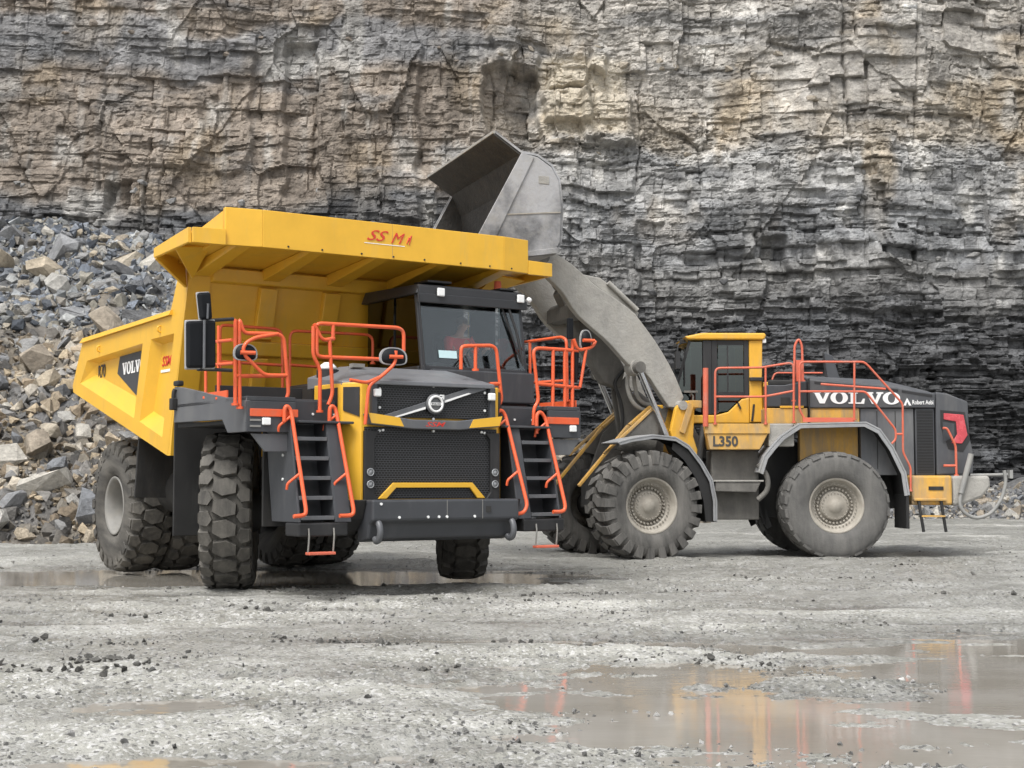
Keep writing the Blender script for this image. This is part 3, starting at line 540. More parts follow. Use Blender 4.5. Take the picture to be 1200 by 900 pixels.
# ---- ground: churned wet gravel and mud with shallow hollows that hold water
WATER_Z = -.022
PUD = [(4.1, 10.6, 1.1, 1.5, .10), (2.3, 11.2, 2.0, 1.5, .055), (.5, 11.0, 1.3, 1.0, .047), (1.6, 9.1, 2.0, .9, .055), (3.0, 13.4, 2.4, .7, .050), (5.2, 12.6, 1.8, 1.6, .07), (2.2, 7.9, 3.0, .8, .065), (-6.2, 23.0, 5.0, 2.6, .105), (-1.2, 22.4, 3.2, 2.0, .10), (-2.4, 10.0, .9, .55, .058), (-2.2, 7.75, 1.8, .30, .07), (.6, 13.6, 1.2, .45, .045), (5.6, 15., 1.6, .6, .045), (4.4, 8.2, 1.2, .8, .075)]
def ground_h(x, y, fine=True):
    h = .030*fbm(x/5, y/5, 3, 300)+.028
    for a, b, sx_, sy_, d in PUD:
        h = h-d*.88*np.exp(-(((x-a)/sx_)**2+((y-b)/sy_)**2)**1.5)
    rough_ = .35+.9*sstep(-.15, .35, fbm(x/2.2, y/1.3, 3, 301))
    h = h+.050*fbm(x*.6, y*1.9, 3, 302)+.030*fbm(x*1.5, y*4., 2, 308)
    if fine: h = h+rough_*(.040*fbm(x*3.0, y*4.2, 4, 303, .62)+.026*np.abs(fbm(x*8, y*9, 3, 304, .62))+.030*np.maximum(0, fbm(x*5.5, y*6., 3, 307)-.16))
    # wheel ruts across the yard
    for y0_, k_, w_, d_, s_ in ((19.2, .12, .35, .034, 1), (16.8, .10, .40, .030, 2), (21.2, -.22, .4, .03, 3), (18.2, .34, .33, .028, 4), (15.2, .05, .3, .02, 5), (24.6, .1, .4, .035, 6), (13.4, -.12, .3, .016, 7)):
        e_ = ((y-y0_-k_*x)+.5*fbm(x/4, y*0+s_, 2, 305))/w_
        h = h-d_*np.exp(-e_**2)+.5*d_*np.exp(-(np.abs(e_)-1.5)**2*3)*(1+.6*vn(x*5, y*5, 306))
    return h
nr, nc = 560, 760
yy = 6.2*(66/6.2)**np.linspace(0, 1, nr); uu = np.linspace(-.50, .50, nc); GX = yy[:, None]*uu[None, :]; GY = np.repeat(yy[:, None], nc, 1)
GZ = ground_h(GX, GY)
def ground_mat():
    m = bpy.data.materials.new('wet_gravel_mud'); m.use_nodes = True; n = m.node_tree.nodes; l = m.node_tree.links; b = n['Principled BSDF']
    tc = n.new('ShaderNodeTexCoord')
    def noise(sc, det, ro=.6, sy=1.):
        mp = n.new('ShaderNodeMapping'); mp.inputs['Scale'].default_value = (1, sy, 1); l.new(tc.outputs['Object'], mp.inputs[0])
        q = n.new('ShaderNodeTexNoise'); q.inputs['Scale'].default_value = sc; q.inputs['Detail'].default_value = det; q.inputs['Roughness'].default_value = ro; l.new(mp.outputs[0], q.inputs['Vector']); return q.outputs['Fac']
    def mr(f, a, c, lo=0., hi=1.):
        r = n.new('ShaderNodeMapRange'); r.inputs[1].default_value = a; r.inputs[2].default_value = c; r.inputs[3].default_value = lo; r.inputs[4].default_value = hi; l.new(f, r.inputs[0]); return r.outputs[0]
    def mix(f, a, c):
        d = n.new('ShaderNodeMix'); d.data_type = 'RGBA'; l.new(f, d.inputs[0])
        for s, q in ((6, a), (7, c)):
            if isinstance(q, tuple): d.inputs[s].default_value = (*q, 1)
            else: l.new(q, d.inputs[s])
        return d.outputs[2]
    c = mix(mr(noise(.45, 6), .35, .68), (.25, .246, .216), (.37, .366, .333))
    c = mix(mr(noise(3.2, 8, .66), .46, .66, 0, .75), c, (.45, .445, .42))
    c = mix(mr(noise(1.7, 9, .7, 1.6), .60, .72, 0, .75), c, (.12, .116, .106))
    vo = n.new('ShaderNodeTexVoronoi'); vo.inputs['Scale'].default_value = 38.; l.new(tc.outputs['Object'], vo.inputs['Vector'])
    sepc = n.new('ShaderNodeSeparateColor'); l.new(vo.outputs['Color'], sepc.inputs[0])
    c = mix(mr(sepc.outputs[0], .80, .84, 0, .8), c, (.52, .515, .50)); c = mix(mr(sepc.outputs[1], .88, .92, 0, .75), c, (.11, .11, .105))
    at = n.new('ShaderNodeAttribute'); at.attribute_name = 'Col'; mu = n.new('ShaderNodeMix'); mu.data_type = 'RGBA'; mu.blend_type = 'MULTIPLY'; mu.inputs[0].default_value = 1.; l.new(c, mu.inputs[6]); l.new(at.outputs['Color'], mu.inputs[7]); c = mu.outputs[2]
    l.new(c, b.inputs['Base Color'])
    sp = n.new('ShaderNodeSeparateColor'); l.new(at.outputs['Color'], sp.inputs[0]); wr = n.new('ShaderNodeMath'); wr.operation = 'MULTIPLY'; l.new(mr(noise(1.1, 6), .36, .64, .55, 1.), wr.inputs[0]); l.new(mr(sp.outputs[0], .5, .95, .26, .80), wr.inputs[1]); l.new(wr.outputs[0], b.inputs['Roughness']); b.inputs['Specular IOR Level'].default_value = .5
    b1 = n.new('ShaderNodeBump'); b1.inputs['Distance'].default_value = .022; b1.inputs['Strength'].default_value = .9; l.new(noise(26, 10, .7), b1.inputs['Height'])
    b2 = n.new('ShaderNodeBump'); b2.inputs['Distance'].default_value = .012; b2.inputs['Strength'].default_value = .7; l.new(mr(vo.outputs['Distance'], 0, .5, 1, 0), b2.inputs['Height']); l.new(b1.outputs[0], b2.inputs['Normal'])
    l.new(mr(sp.outputs[0], .5, .9, .25, 1.), b1.inputs['Strength']); l.new(b2.outputs[0], b.inputs['Normal']); return m
GMAT = ground_mat()
ground_tone = sstep(WATER_Z-.01, WATER_Z+.045, GZ+.02*fbm(GX*.8, GY*1.6, 3, 310))*.40+.60*sstep(-.28, .28, fbm(GX/2.6, GY/1.1, 4, 311)+.075*np.clip(12.2-GY, -5, 6))  # damp low hollows and random patches darker; tone also darkens with distance along y
gcl = (.46+.68*np.clip(ground_tone, 0, 1))[..., None]*np.ones(3)[None, None, :]
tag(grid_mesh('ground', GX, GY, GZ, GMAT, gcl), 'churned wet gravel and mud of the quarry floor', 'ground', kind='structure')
far = MB(); far.add([(-300, -300, -.16), (300, -300, -.16), (300, 300, -.16), (-300, 300, -.16)], [(0, 1, 2, 3)])
fo = far.build('terrain', GMAT); ca_ = fo.data.color_attributes.new('Col', 'FLOAT_COLOR', 'POINT'); ca_.data.foreach_set('color', [.85, .85, .85, 1.]*4)
tag(fo, 'flat quarry floor stretching away around the yard', 'ground', kind='structure')
def water_mat():
    m = bpy.data.materials.new('muddy_water'); m.use_nodes = True; n = m.node_tree.nodes; l = m.node_tree.links; b = n['Principled BSDF']
    b.inputs['Roughness'].default_value = .02; b.inputs['IOR'].default_value = 1.33
    tc = n.new('ShaderNodeTexCoord'); q = n.new('ShaderNodeTexNoise'); q.inputs['Scale'].default_value = .9; q.inputs['Detail'].default_value = 5; l.new(tc.outputs['Object'], q.inputs['Vector'])
    cr = n.new('ShaderNodeValToRGB'); l.new(q.outputs['Fac'], cr.inputs[0]); cr.color_ramp.elements[0].color = (.25, .23, .195, 1); cr.color_ramp.elements[1].color = (.32, .302, .27, 1); cr.color_ramp.elements[0].position = .35; cr.color_ramp.elements[1].position = .65
    l.new(cr.outputs[0], b.inputs['Base Color'])
    mp = n.new('ShaderNodeMapping'); mp.inputs['Scale'].default_value = (1, 3, 1); l.new(tc.outputs['Object'], mp.inputs[0])
    w = n.new('ShaderNodeTexNoise'); w.inputs['Scale'].default_value = 6; w.inputs['Detail'].default_value = 3; l.new(mp.outputs[0], w.inputs['Vector'])
    bp = n.new('ShaderNodeBump'); bp.inputs['Distance'].default_value = .0022; bp.inputs['Strength'].default_value = .4; l.new(w.outputs['Fac'], bp.inputs['Height']); l.new(bp.outputs[0], b.inputs['Normal']); return m
WAT = water_mat()
def puddle(label, x0, x1, y0, y1):
    px, py = np.meshgrid(np.linspace(x0, x1, 40), np.linspace(y0, y1, 40)); tag(grid_mesh('puddle', px, py, px*0+WATER_Z, WAT), label, 'puddle', kind='structure')
puddle('wide muddy puddle in the foreground reflecting the loader', -.9, 8.5, 6.4, 17.)
puddle('muddy puddle around the haul truck wheels', -13.5, 4., 18.6, 27.5)
puddle('small muddy puddle with a tan bed in the left foreground', -4.2, -.95, 9.0, 11.4)
puddle('thin strip of muddy water along the near left edge', -5., -.95, 6.4, 8.6)
N = 30000; gy_ = 7.0*(36/7.0)**(r2.random(N)); gx_ = gy_*r2.uniform(-.42, .42, N); gs = np.clip(.006+.011*r2.exponential(1., N), .006, .06)*np.where(r2.random(N) < .006, 2.0, 1.)
ok = fbm(gx_/1.1, gy_/.7, 3, 320)+.35*(r2.random(N)-.5) > .06; gx_, gy_, gs = gx_[ok], gy_[ok], gs[ok]; N = len(gx_); gz_ = ground_h(gx_, gy_)
gcol = np.where(r2.random((N, 1)) < .55, np.array([[.46, .455, .44]]), np.array([[.20, .198, .19]]))*r2.uniform(.6, 1.3, (N, 1))
M_ = 14000; ky = 10.*(27/10.)**r2.random(M_); kx = ky*r2.uniform(-.42, .42, M_); kk = fbm(kx/1.4, ky/.55, 3, 330) > .36; kx, ky = kx[kk], ky[kk]; ks = np.clip(.018+.022*r2.exponential(1., len(kx)), .015, .11)
gx_ = np.concatenate([gx_, kx]); gy_ = np.concatenate([gy_, ky]); gs = np.concatenate([gs, ks]); gz_ = np.concatenate([gz_, ground_h(kx, ky)]); gcol = np.concatenate([gcol, np.full((len(kx), 3), 1.)*np.array([[.135, .132, .122]])*r2.uniform(.6, 1.3, (len(kx), 1))])
gr = scatter_mesh('gravel', np.stack([gx_, gy_, gz_+gs*.2], 1), gs, gcol, ROCKA, None, 8, .8); tag(gr, 'loose gravel chips strewn over the quarry floor', 'gravel')
# ================================================================ wheels
def lug(mb, poly, r0, r1, drop, inset=.82):
    """raised tread block: poly of (angle, across) points, from radius r0 to r1(across)"""
    cu = sum(p[0] for p in poly)/len(poly); cv = sum(p[1] for p in poly)/len(poly); n = len(poly); vs = []
    for (u, v) in poly: rr = r0-drop(v)-.02; vs.append((rr*math.cos(u), v, rr*math.sin(u)))
    for (u, v) in poly:
        u2 = cu+(u-cu)*inset; v2 = cv+(v-cv)*(inset+.06); rr = r1-drop(v2); vs.append((rr*math.cos(u2), v2, rr*math.sin(u2)))
    return mb.add(vs, [tuple(range(n, 2*n))]+[(i, (i+1) % n, n+(i+1) % n, n+i) for i in range(n)])
def tyre_truck(Rr=1.075, w=.66, rim=.46):
    mb = MB(); h = w/2; r0 = Rr-.075
    prof = [(rim, -h*.72), (rim+.06, -h*.93), (rim+.22, -h*1.03), (r0-.19, -h*1.02), (r0-.07, -h*.95), (r0-.012, -h*.80), (r0, -h*.4), (r0, h*.4), (r0-.012, h*.80), (r0-.07, h*.95), (r0-.19, h*1.02), (rim+.22, h*1.03), (rim+.06, h*.93), (rim, h*.72)]
    mb.lathe(prof, 72)
    drop = lambda v: .055*(abs(v)/h)**3
    N = 24; p = 2*math.pi/N
    for k in range(N):
        t = k*p
        lug(mb, [(t-.20*p, -.165), (t-.52*p, -.03), (t-.36*p, .155), (t+.20*p, .165), (t+.50*p, .03), (t+.34*p, -.155)][::-1], r0, Rr, drop, .86)
        for sgn in (-1, 1):
            tt = t+(.5*p if sgn > 0 else .35*p)
            lug(mb, [(tt-.40*p, sgn*.205), (tt-.34*p, sgn*h*1.0), (tt+.34*p, sgn*h*1.0), (tt+.42*p, sgn*.215), (tt+.05*p, sgn*.15)], r0, Rr, drop, .86)
            lug(mb, [(tt-.30*p, sgn*h*.99), (tt-.26*p, sgn*h*1.04), (tt+.26*p, sgn*h*1.04), (tt+.30*p, sgn*h*.99)], r0-.10, Rr-.045, lambda v: .05, .95)
    return mb
def tyre_loader(lugh, Rr=1.03, w=.86, rim=.56, N=27):
    mb = MB(); h = w/2; r0 = Rr-lugh
    prof = [(rim, -h*.78), (rim+.04, -h*.93), (rim+.17, -h*1.01), (r0-.16, -h*1.0), (r0-.05, -h*.95), (r0, -h*.82), (r0, h*.82), (r0-.05, h*.95), (r0-.16, h*1.0), (rim+.17, h*1.01), (rim+.04, h*.93), (rim, h*.78)]
    mb.lathe(prof, 80)
    drop = lambda v: .035*(abs(v)/h)**3
    p = 2*math.pi/N
    for k in range(N):
        for sgn in (-1, 1):
            t = k*p+(.5*p if sgn > 0 else 0)
            lug(mb, [(t-.33*p, sgn*h*1.005), (t+.33*p, sgn*h*1.005), (t+.36*p, sgn*h*.52), (t+.62*p, sgn*h*.18), (t+.60*p, -sgn*h*.02), (t+.12*p, -sgn*h*.02), (t+.02*p, sgn*h*.2), (t-.33*p, sgn*h*.5)], r0, Rr, drop, .88)
            if lugh > .04: lug(mb, [(t-.32*p, sgn*h*.97), (t+.32*p, sgn*h*.97), (t+.3*p, sgn*h*1.03), (t-.3*p, sgn*h*1.03)], r0-.13, Rr-.035, lambda v: .02, .96)
    return mb
def lathe_open(prof, n=56): return MB().lathe(prof, n, close=False)
def ring_of(mb, n, r, y0, y1, rad, sides=6):
    for k in range(n):
        t = 2*math.pi*k/n; mb.cyl((r*math.cos(t), y0, r*math.sin(t)), (r*math.cos(t), y1, r*math.sin(t)), rad, sides)
    return mb
def wheel(parent, loc, rz, tyre_me, rim_me, hub_me=None, spin=0.):
    e = empty('wheel', loc, rz, parent)
    for nm, me in (('tyre', tyre_me), ('rim', rim_me), ('hub', hub_me)):
        if me:
            o = bpy.data.objects.new(nm, me); COL.objects.link(o); o.parent = e; o.rotation_euler = (0, spin, 0)
            if nm == 'hub': o['kind'] = 'stuff'
    return e
def as_mesh(mb, name, m, bevel=0.):
    o = mb.build(name, m); me = o.data; bpy.data.objects.remove(o); return me

# ================================================================ haul truck
TRUCK_RZ = .587-math.pi/2
truck = tag(empty('haul_truck', (-2.31, 20.97, 0), TRUCK_RZ), 'big yellow rigid dump truck with orange railings, being loaded by the wheel loader', 'dump truck')
T_ = truck
ttyre = as_mesh(tyre_truck(), 'tyre', TYRE)
trim = as_mesh(lathe_open([(.46, .25), (.475, .29), (.455, .30), (.42, .27), (.40, .16), (.385, .02), (.37, -.02), (.20, -.04), (.19, .06), (.05, .075), (.0, .075)]), 'rim', RIMG)
thub = as_mesh(ring_of(MB(), 20, .30, -.03, .03, .026), 'hub', RIMG)
STEER = R(-27)
wheel(T_, (0, 1.86, 1.075), STEER, ttyre, trim, thub, .1)
wheel(T_, (0, -1.86, 1.075), math.pi+STEER, ttyre, trim, thub, .05)
for y, fl in ((-1.72, math.pi), (-1.0, math.pi), (1.72, 0), (1.0, 0)): wheel(T_, (-4.42, y, 1.075), fl, ttyre, trim, thub, y)

# ---- chassis and running gear
mb = MB()
for s in (-1, 1): mb.beam((-5.4, s*.48, 1.55), (-2.2, s*.48, 1.25), .2, .42); mb.beam((-2.2, s*.48, 1.25), (2.2, s*.48, 1.2), .2, .42)
for x in (-5., -3.2, -1.2, .6, 1.9): mb.box(x-.15, x+.15, -.5, .5, 1.1, 1.4)
mb.build('chassis_frame', CHAS, T_, .02)
MB().cyl((-4.42, -1.75, 1.075), (-4.42, 1.75, 1.075), .34, 20).lathe([(0, -.5), (.3, -.45), (.52, -.15), (.52, .15), (.3, .45), (0, .5)], 24, (-4.42, 0, 1.075), 'x').build('rear_axle', CHAS, T_)
MB().beam((0, -1.5, 1.05), (0, 1.5, 1.05), .28, .3).cyl((0, -1.5, 1.075), (0, -1.7, 1.075), .3).cyl((0, 1.5, 1.075), (0, 1.7, 1.075), .3).build('front_axle', CHAS, T_, .03)
MB().box(-.9, 2.0, -.42, .42, .85, 2.2).box(-2.6, -.9, -.35, .35, .9, 1.5).build('engine', CHAS, T_, .05)
MB().cyl((-1.9, -1.35, 1.35), (-3.3, -1.35, 1.35), .38, 20).build('fuel_tank', CHAS, T_, .02)
MB().cyl((-1.9, 1.35, 1.35), (-3.3, 1.35, 1.35), .38, 20).build('hydraulic_tank', CHAS, T_, .02)
for s in (-1, 1):
    MB().cyl((.12, s*1.12, 1.0), (.05, s*1.05, 2.35), .13).cyl((.12, s*1.12, .85), (.12, s*1.12, 1.6), .17).build('suspension_strut', CHAS, T_)
    MB().cyl((-1.6, s*.75, 1.4), (-2.3, s*.72, 2.2), .12).build('hoist_cylinder', CHAS, T_)
    MB().box(-.62, -.58, s*1.15 if s > 0 else -2.45, 2.45 if s > 0 else -1.15, .72, 2.3).build('mud_flap', FLAP, T_, .008)
    MB().hexa([(-2.95, s*2.2, 1.22), (-2.9, s*2.2, 1.22), (-2.9, s*1.3, 1.22), (-2.95, s*1.3, 1.22), (-2.8, s*2.2, 2.12), (-2.75, s*2.2, 2.12), (-2.75, s*1.3, 2.12), (-2.8, s*1.3, 2.12)]).build('rear_wheel_flap', FLAP, T_, .008)

# ---- dump body
body = MB()
O = dict(rb=(-5.94, 2.98), rm=(-5.98, 3.10), rt=(-5.5, 3.78), ft=(-.79, 3.87), fb=(-1.40, 1.84))
A = dict(tl=(-5.22, 3.47), tr=(-2.52, 3.55), br=(-2.85, 2.43), bl=(-5.56, 3.11)); Ai = dict(tl=(-5.02, 3.42), tr=(-2.60, 3.49), br=(-2.86, 2.70), bl=(-5.12, 3.24))
C_ = dict(tl=(-2.15, 3.58), tr=(-1.20, 3.59), br=(-1.62, 2.11), bl=(-2.60, 2.37)); Ci = dict(tl=(-2.02, 3.50), tr=(-1.25, 3.52), br=(-1.60, 2.32), bl=(-2.38, 2.52))
for s in (-1, 1):
    yo, yi = s*2.25, s*2.11; P = lambda p, y: (p[0], y, p[1])
    face = lambda *pts, y=yo: body.add([P(p, y) for p in pts], [tuple(range(len(pts)))])
    face(O['rb'], O['rm'], O['rt'], A['tl'], A['bl']); face(O['rt'], O['ft'], C_['tr'], C_['tl'], A['tr'], A['tl']); face(A['tr'], C_['tl'], C_['bl'], A['br'])
    face(O['rb'], A['bl'], A['br'], C_['bl'], C_['br'], O['fb']); face(O['ft'], O['fb'], C_['br'], C_['tr'])
    for q, qi in ((A, Ai), (C_, Ci)):
        ks = ['tl', 'tr', 'br', 'bl']
        for a, b in zip(ks, ks[1:]+ks[:1]): body.add([P(q[a], yo), P(q[b], yo), P(qi[b], yi), P(qi[a], yi)], [(0, 1, 2, 3)])
        body.add([P(qi[k], yi) for k in ks], [(0, 1, 2, 3)])
    # inner skin, top rail and end caps
    body.prism([O['rb'], O['rm'], O['rt'], O['ft'], O['fb']], 'y', s*2.04, s*2.0)
    body.add([(O['rt'][0], s*2.30, 3.78), (O['ft'][0]-.5, s*2.30, 3.865), (O['ft'][0]-.5, s*2.0, 3.865), (O['rt'][0], s*2.0, 3.78), (O['rt'][0]+.06, s*2.27, 3.86), (O['ft'][0]-.5, s*2.27, 3.935), (O['ft'][0]-.5, s*2.0, 3.935), (O['rt'][0]+.06, s*2.0, 3.86)], [(3, 2, 1, 0), (4, 5, 6, 7), (0, 1, 5, 4), (1, 2, 6, 5), (2, 3, 7, 6), (3, 0, 4, 7)])
    for a, b in (('rb', 'rm'), ('rm', 'rt'), ('rb', 'fb')): body.add([P(O[a], yo), P(O[b], yo), P(O[b], s*2.0), P(O[a], s*2.0)], [(0, 1, 2, 3)])
    # front pillar rising to the canopy
    body.prism([(-1.40, 1.84), (-.79, 3.87), (-1.40, 3.86), (-1.12, 4.33), (-.95, 4.62), (-.60, 4.52), (-.72, 4.14), (-1.22, 2.2), (-1.28, 1.84)], 'y', s*2.248, s*1.92)
body.prism([(-5.94, 2.98), (-1.40, 1.84), (-1.40, 1.98), (-5.90, 3.12)], 'y', -2.0, 2.0)          # floor
fw = lambda z: -1.40+(z-1.84)*.28                                                          # front wall lean
body.hexa([(fw(1.84)-.1, -1.95, 1.84), (fw(1.84), -1.95, 1.84), (fw(1.84), 1.95, 1.84), (fw(1.84)-.1, 1.95, 1.84), (fw(4.64)-.1, -1.95, 4.64), (fw(4.64), -1.95, 4.64), (fw(4.64), 1.95, 4.64), (fw(4.64)-.1, 1.95, 4.64)])
dump = body.build('dump_body', YEL, T_)
def wall_rib(y0, y1, z0, z1, d, name='stiffener'):
    MB().hexa([(fw(z0), y0, z0), (fw(z0)+d, y0+.02, z0+.02), (fw(z0)+d, y1-.02, z0+.02), (fw(z0), y1, z0), (fw(z1), y0, z1), (fw(z1)+d, y0+.02, z1-.02), (fw(z1)+d, y1-.02, z1-.02), (fw(z1), y1, z1)]).build(name, YEL, dump, .012)
for yc in (-1.02, 0., 1.02): wall_rib(yc-.15, yc+.15, 3.52, 4.28, .085); wall_rib(yc-.13, yc+.13, 1.9, 3.28, .085)
wall_rib(-1.93, 1.93, 4.285, 4.51, .10); wall_rib(-1.93, 1.93, 3.285, 3.515, .10)
# canopy over the cab
can = MB()
ZT, ZB = 5.06, 4.56
F5 = [(1.00, -2.40), (1.09, -1.91), (1.09, 1.91), (1.00, 2.40)]
for (xa, ya), (xb_, yb) in zip(F5, F5[1:]):
    can.hexa([(xa-.07, ya, ZB), (xa, ya, ZB), (xb_, yb, ZB), (xb_-.07, yb, ZB), (xa-.07, ya, ZT), (xa, ya, ZT), (xb_, yb, ZT), (xb_-.07, yb, ZT)])
can.add([(-.66, -2.40, 4.52), (.97, -2.40, 4.66), (1.03, -1.91, 4.66), (1.03, 1.91, 4.66), (.97, 2.40, 4.66), (-.66, 2.40, 4.52), (-.95, -2.40, 4.74), (.95, -2.40, 5.03), (1.02, -1.91, 5.03), (1.02, 1.91, 5.03), (.95, 2.40, 5.03), (-.95, 2.40, 4.74)],
        [(0, 1, 2, 3, 4, 5), (6, 7, 8, 9, 10, 11), (0, 5, 11, 6), (0, 1, 7, 6), (5, 4, 10, 11)])
canopy = can.build('canopy', YEL, dump, .008)
for yc in (-2.08, -1.02, 0., 1.02, 2.08):
    MB().hexa([(-.62, yc-.13, 4.36), (.98, yc-.10, 4.60), (.98, yc+.10, 4.60), (-.62, yc+.13, 4.36), (-.66, yc-.15, 4.515), (.98, yc-.12, 4.655), (.98, yc+.12, 4.655), (-.66, yc+.15, 4.515)]).build('canopy_beam', YEL, dump, .01)
for s in (-1, 1):
    w = MB()
    w.sheet([(1.0, s*2.405, 4.55), (.98, s*2.85, 4.55), (.98, s*2.85, 4.75), (1.0, s*2.405, 4.76)], .05)
    w.sheet([(.98, s*2.852, 4.55), (-.28, s*2.852, 4.51), (-.28, s*2.852, 4.64), (.98, s*2.852, 4.75)], .05 if s > 0 else .05)
    w.hexa([(.95, s*2.41, 4.70), (.93, s*2.80, 4.70), (-.30, s*2.80, 4.60), (-.75, s*2.30, 4.56), (.95, s*2.41, 4.74), (.93, s*2.80, 4.74), (-.30, s*2.80, 4.64), (-.85, s*2.30, 4.62)])
    w.sheet([(-.28, s*2.85, 4.50), (-.72, s*2.25, 4.20), (-.80, s*2.25, 4.56), (-.30, s*2.83, 4.62)], .04)
    w.sheet([(.30, s*2.82, 4.58), (-.45, s*2.27, 4.28), (-.62, s*2.25, 4.55), (.25, s*2.3, 4.64)], .04)
    w.build('canopy_wing', YEL, dump, .006)
# markings on body
SLAB = slab_shape('VOLVO')
sy = -2.112
MB().prism([(-3.95, 3.455), (-2.65, 3.485), (-2.84, 2.76), (-3.15, 2.80), (-4.06, 3.19)], 'y', sy, sy-.006).build('marking_panel', GRY, dump)
lettering(SLAB, (-3.80, sy-.006, 3.15), (1, 0, .012), (0, 0, 1), (0, -1, 0), 1.02, .19, WHT, dump)
lettering(text_shape('R70', sx=.7, offset=.012), (-5.02, sy, 3.165), (1, 0, .02), (0, 0, 1), (0, -1, 0), .36, .22, BLKL, dump)
SSM = text_shape('SSM', .35, 1., .005)
lettering(SSM, (-2.04, sy, 3.17), (1, 0, 0), (0, 0, 1), (0, -1, 0), .40, .15, REDL, dump); MB().box(-2.08, -1.70, sy-.008, sy-.002, 3.08, 3.12).build('marking_line', WHT, dump)
lettering(text_shape('SS', .5, 1., .0), (1.091, -.36, 4.80), (0, 1, 0), (0, 0, 1), (1, 0, 0), .34, .15, REDL, dump); lettering(text_shape('M', .5, 1., .0), (1.091, .02, 4.79), (0, 1, 0), (0, 0, 1), (1, 0, 0), .22, .15, REDL, dump)
MB().tube([(1.095, .27, 4.80), (1.095, .31, 4.90), (1.095, .29, 4.83), (1.095, .35, 4.93), (1.095, .31, 4.79)], .007, 5, .02).build('marking_flourish', REDL, dump)
MB().box(1.091, 1.094, -.40, .24, 4.755, 4.765).build('marking_line', WHT, dump)
for y in (-1.6, -1.1, -.5, .0, .5, 1.1, 1.6, 2.0): MB().cyl((1.05, y+.06, 4.60), (1.10 if abs(y) < 1.9 else 1.07, y+.06, 4.60), .014, 6).build('bolt', CHAS, dump)
MB().box(1.088, 1.0915, .04, .048, 4.57, 5.055).build('seam', YELD, dump)
for x, z in ((-4.55, 3.62), (-1.75, 3.70)): MB().tube([(x, -2.25, z+.05), (x, -2.30, z+.03), (x, -2.30, z-.03), (x, -2.25, z-.05)], .014, 6, .02).build('lifting_eye', YEL, dump)

# ---- decks and fenders
for s in (-1, 1):
    nm = 'deck'; ye = 2.58 if s < 0 else 2.48; d = MB(); Y0, Y1 = sorted((s*1.12, s*ye))
    d.box(-.25, 1.86, Y0, Y1, 2.46, 2.52)                                   # walkway plate
    d.box(1.86, 2.18, *sorted((s*1.92, s*ye)), 2.46, 2.52)
    d.box(1.86, 1.90, *sorted((s*1.12, s*1.92)), 2.235, 2.50)               # riser above the stair landing
    d.box(1.90, 2.28, *sorted((s*1.15, s*1.92)), 2.20, 2.232)               # landing
    deck = d.build(nm, GRY, T_, .01)
    MB().box(.92, .96, *sorted((s*1.25, s*(ye-.1))), 2.525, 2.72).build('kick_panel', BLK, deck, .006)
    f = MB(); f.prism([(-.28, 2.27), (1.42, 2.25), (1.60, 2.08), (2.18, 2.08), (2.18, 2.50), (1.55, 2.53), (-.02, 2.74), (-.28, 2.76)], 'y', s*(ye-.05), s*ye)
    f.build('fender_side', GRYL, deck, .008)
    MB().box(2.14, 2.20, *sorted((s*1.93, s*ye)), 2.08, 2.46).build('fender_front', GRY, deck, .008)
    MB().box(2.19, 2.215, *sorted((s*1.90, s*(ye-.04))), 2.27, 2.365).build('toe_board', ORG, deck, .006)
    MB().box(-.27, 1.6, *sorted((s*1.2, s*(ye-.06))), 2.20, 2.25).build('wheel_arch', CHAS, deck)
    MB().prism([(s*2.50, 2.06), (s*1.95, 2.06), (s*1.98, 1.84), (s*2.32, 1.84)], 'x', 2.12, 2.16).build('fender_plate', GRYL, deck, .006)
    MB().box(2.20, 2.24, s*2.33-.055, s*2.33+.055, 2.165, 2.255).build('work_light', LENS, deck, .012)
    if s < 0:
        for z in (2.225, 2.15): MB().box(2.20, 2.212, -2.54, -2.40, z-.012, z+.012).build('reflector', RIMG, deck)
        MB().tube([(-.2, -2.6, 2.72), (-.2, -2.62, 2.68), (-.2, -2.62, 2.5)], .03, 8).box(-.26, -.14, -2.66, -2.585, 2.44, 2.60).build('side_lamp_bracket', CHAS, deck, .02)
        MB().box(-.28, -.12, -2.60, -2.50, 2.765, 2.84).build('camera_box', BLK, deck, .02)
    for yy_ in (1.25, 1.55, 1.85): MB().cyl((1.90, s*yy_, 2.33), (1.915, s*yy_, 2.33), .016, 8).build('bolt', LENS, deck)

# ---- nose: yellow housing, grilles, hood, bumper
plan = [(1.25, -1.22), (2.05, -1.22), (2.26, -1.04), (2.26, 1.04), (2.05, 1.22), (1.25, 1.22)]
nose = MB().prism(plan, 'z', 1.22, 2.74).build('nose', YEL, T_, .015)
MB().prism([(1.45, 2.30), (1.95, 2.34), (1.95, 2.68), (1.45, 2.68)], 'y', -1.222, -1.228).build('side_grille', BLK, nose)
MB().sheet([(2.075, -1.203, 2.38), (2.245, -1.057, 2.30), (2.245, -1.057, 2.68), (2.075, -1.203, 2.68)], -.012).build('side_vent', BLK, nose)
MB().sheet([(2.075, 1.203, 2.38), (2.245, 1.057, 2.30), (2.245, 1.057, 2.68), (2.075, 1.203, 2.68)], .012).build('side_vent', BLK, nose)
MB().box(2.262, 2.30, -.90, .90, 2.30, 2.74).build('upper_grille', GRIL, nose)
MB().box(2.262, 2.29, -1.0, 1.0, 1.25, 2.17).build('lower_grille', GRIL, nose)
band = MB()
bp_ = [(-1.03, 2.335), (-.97, 2.20), (-.35, 2.15), (.35, 2.15), (.97, 2.20), (1.03, 2.335), (.92, 2.335), (.35, 2.27), (-.35, 2.27), (-.92, 2.335)]
band.prism(bp_, 'x', 2.27, 2.40); band.build('grille_band', GRYL, nose, .012)
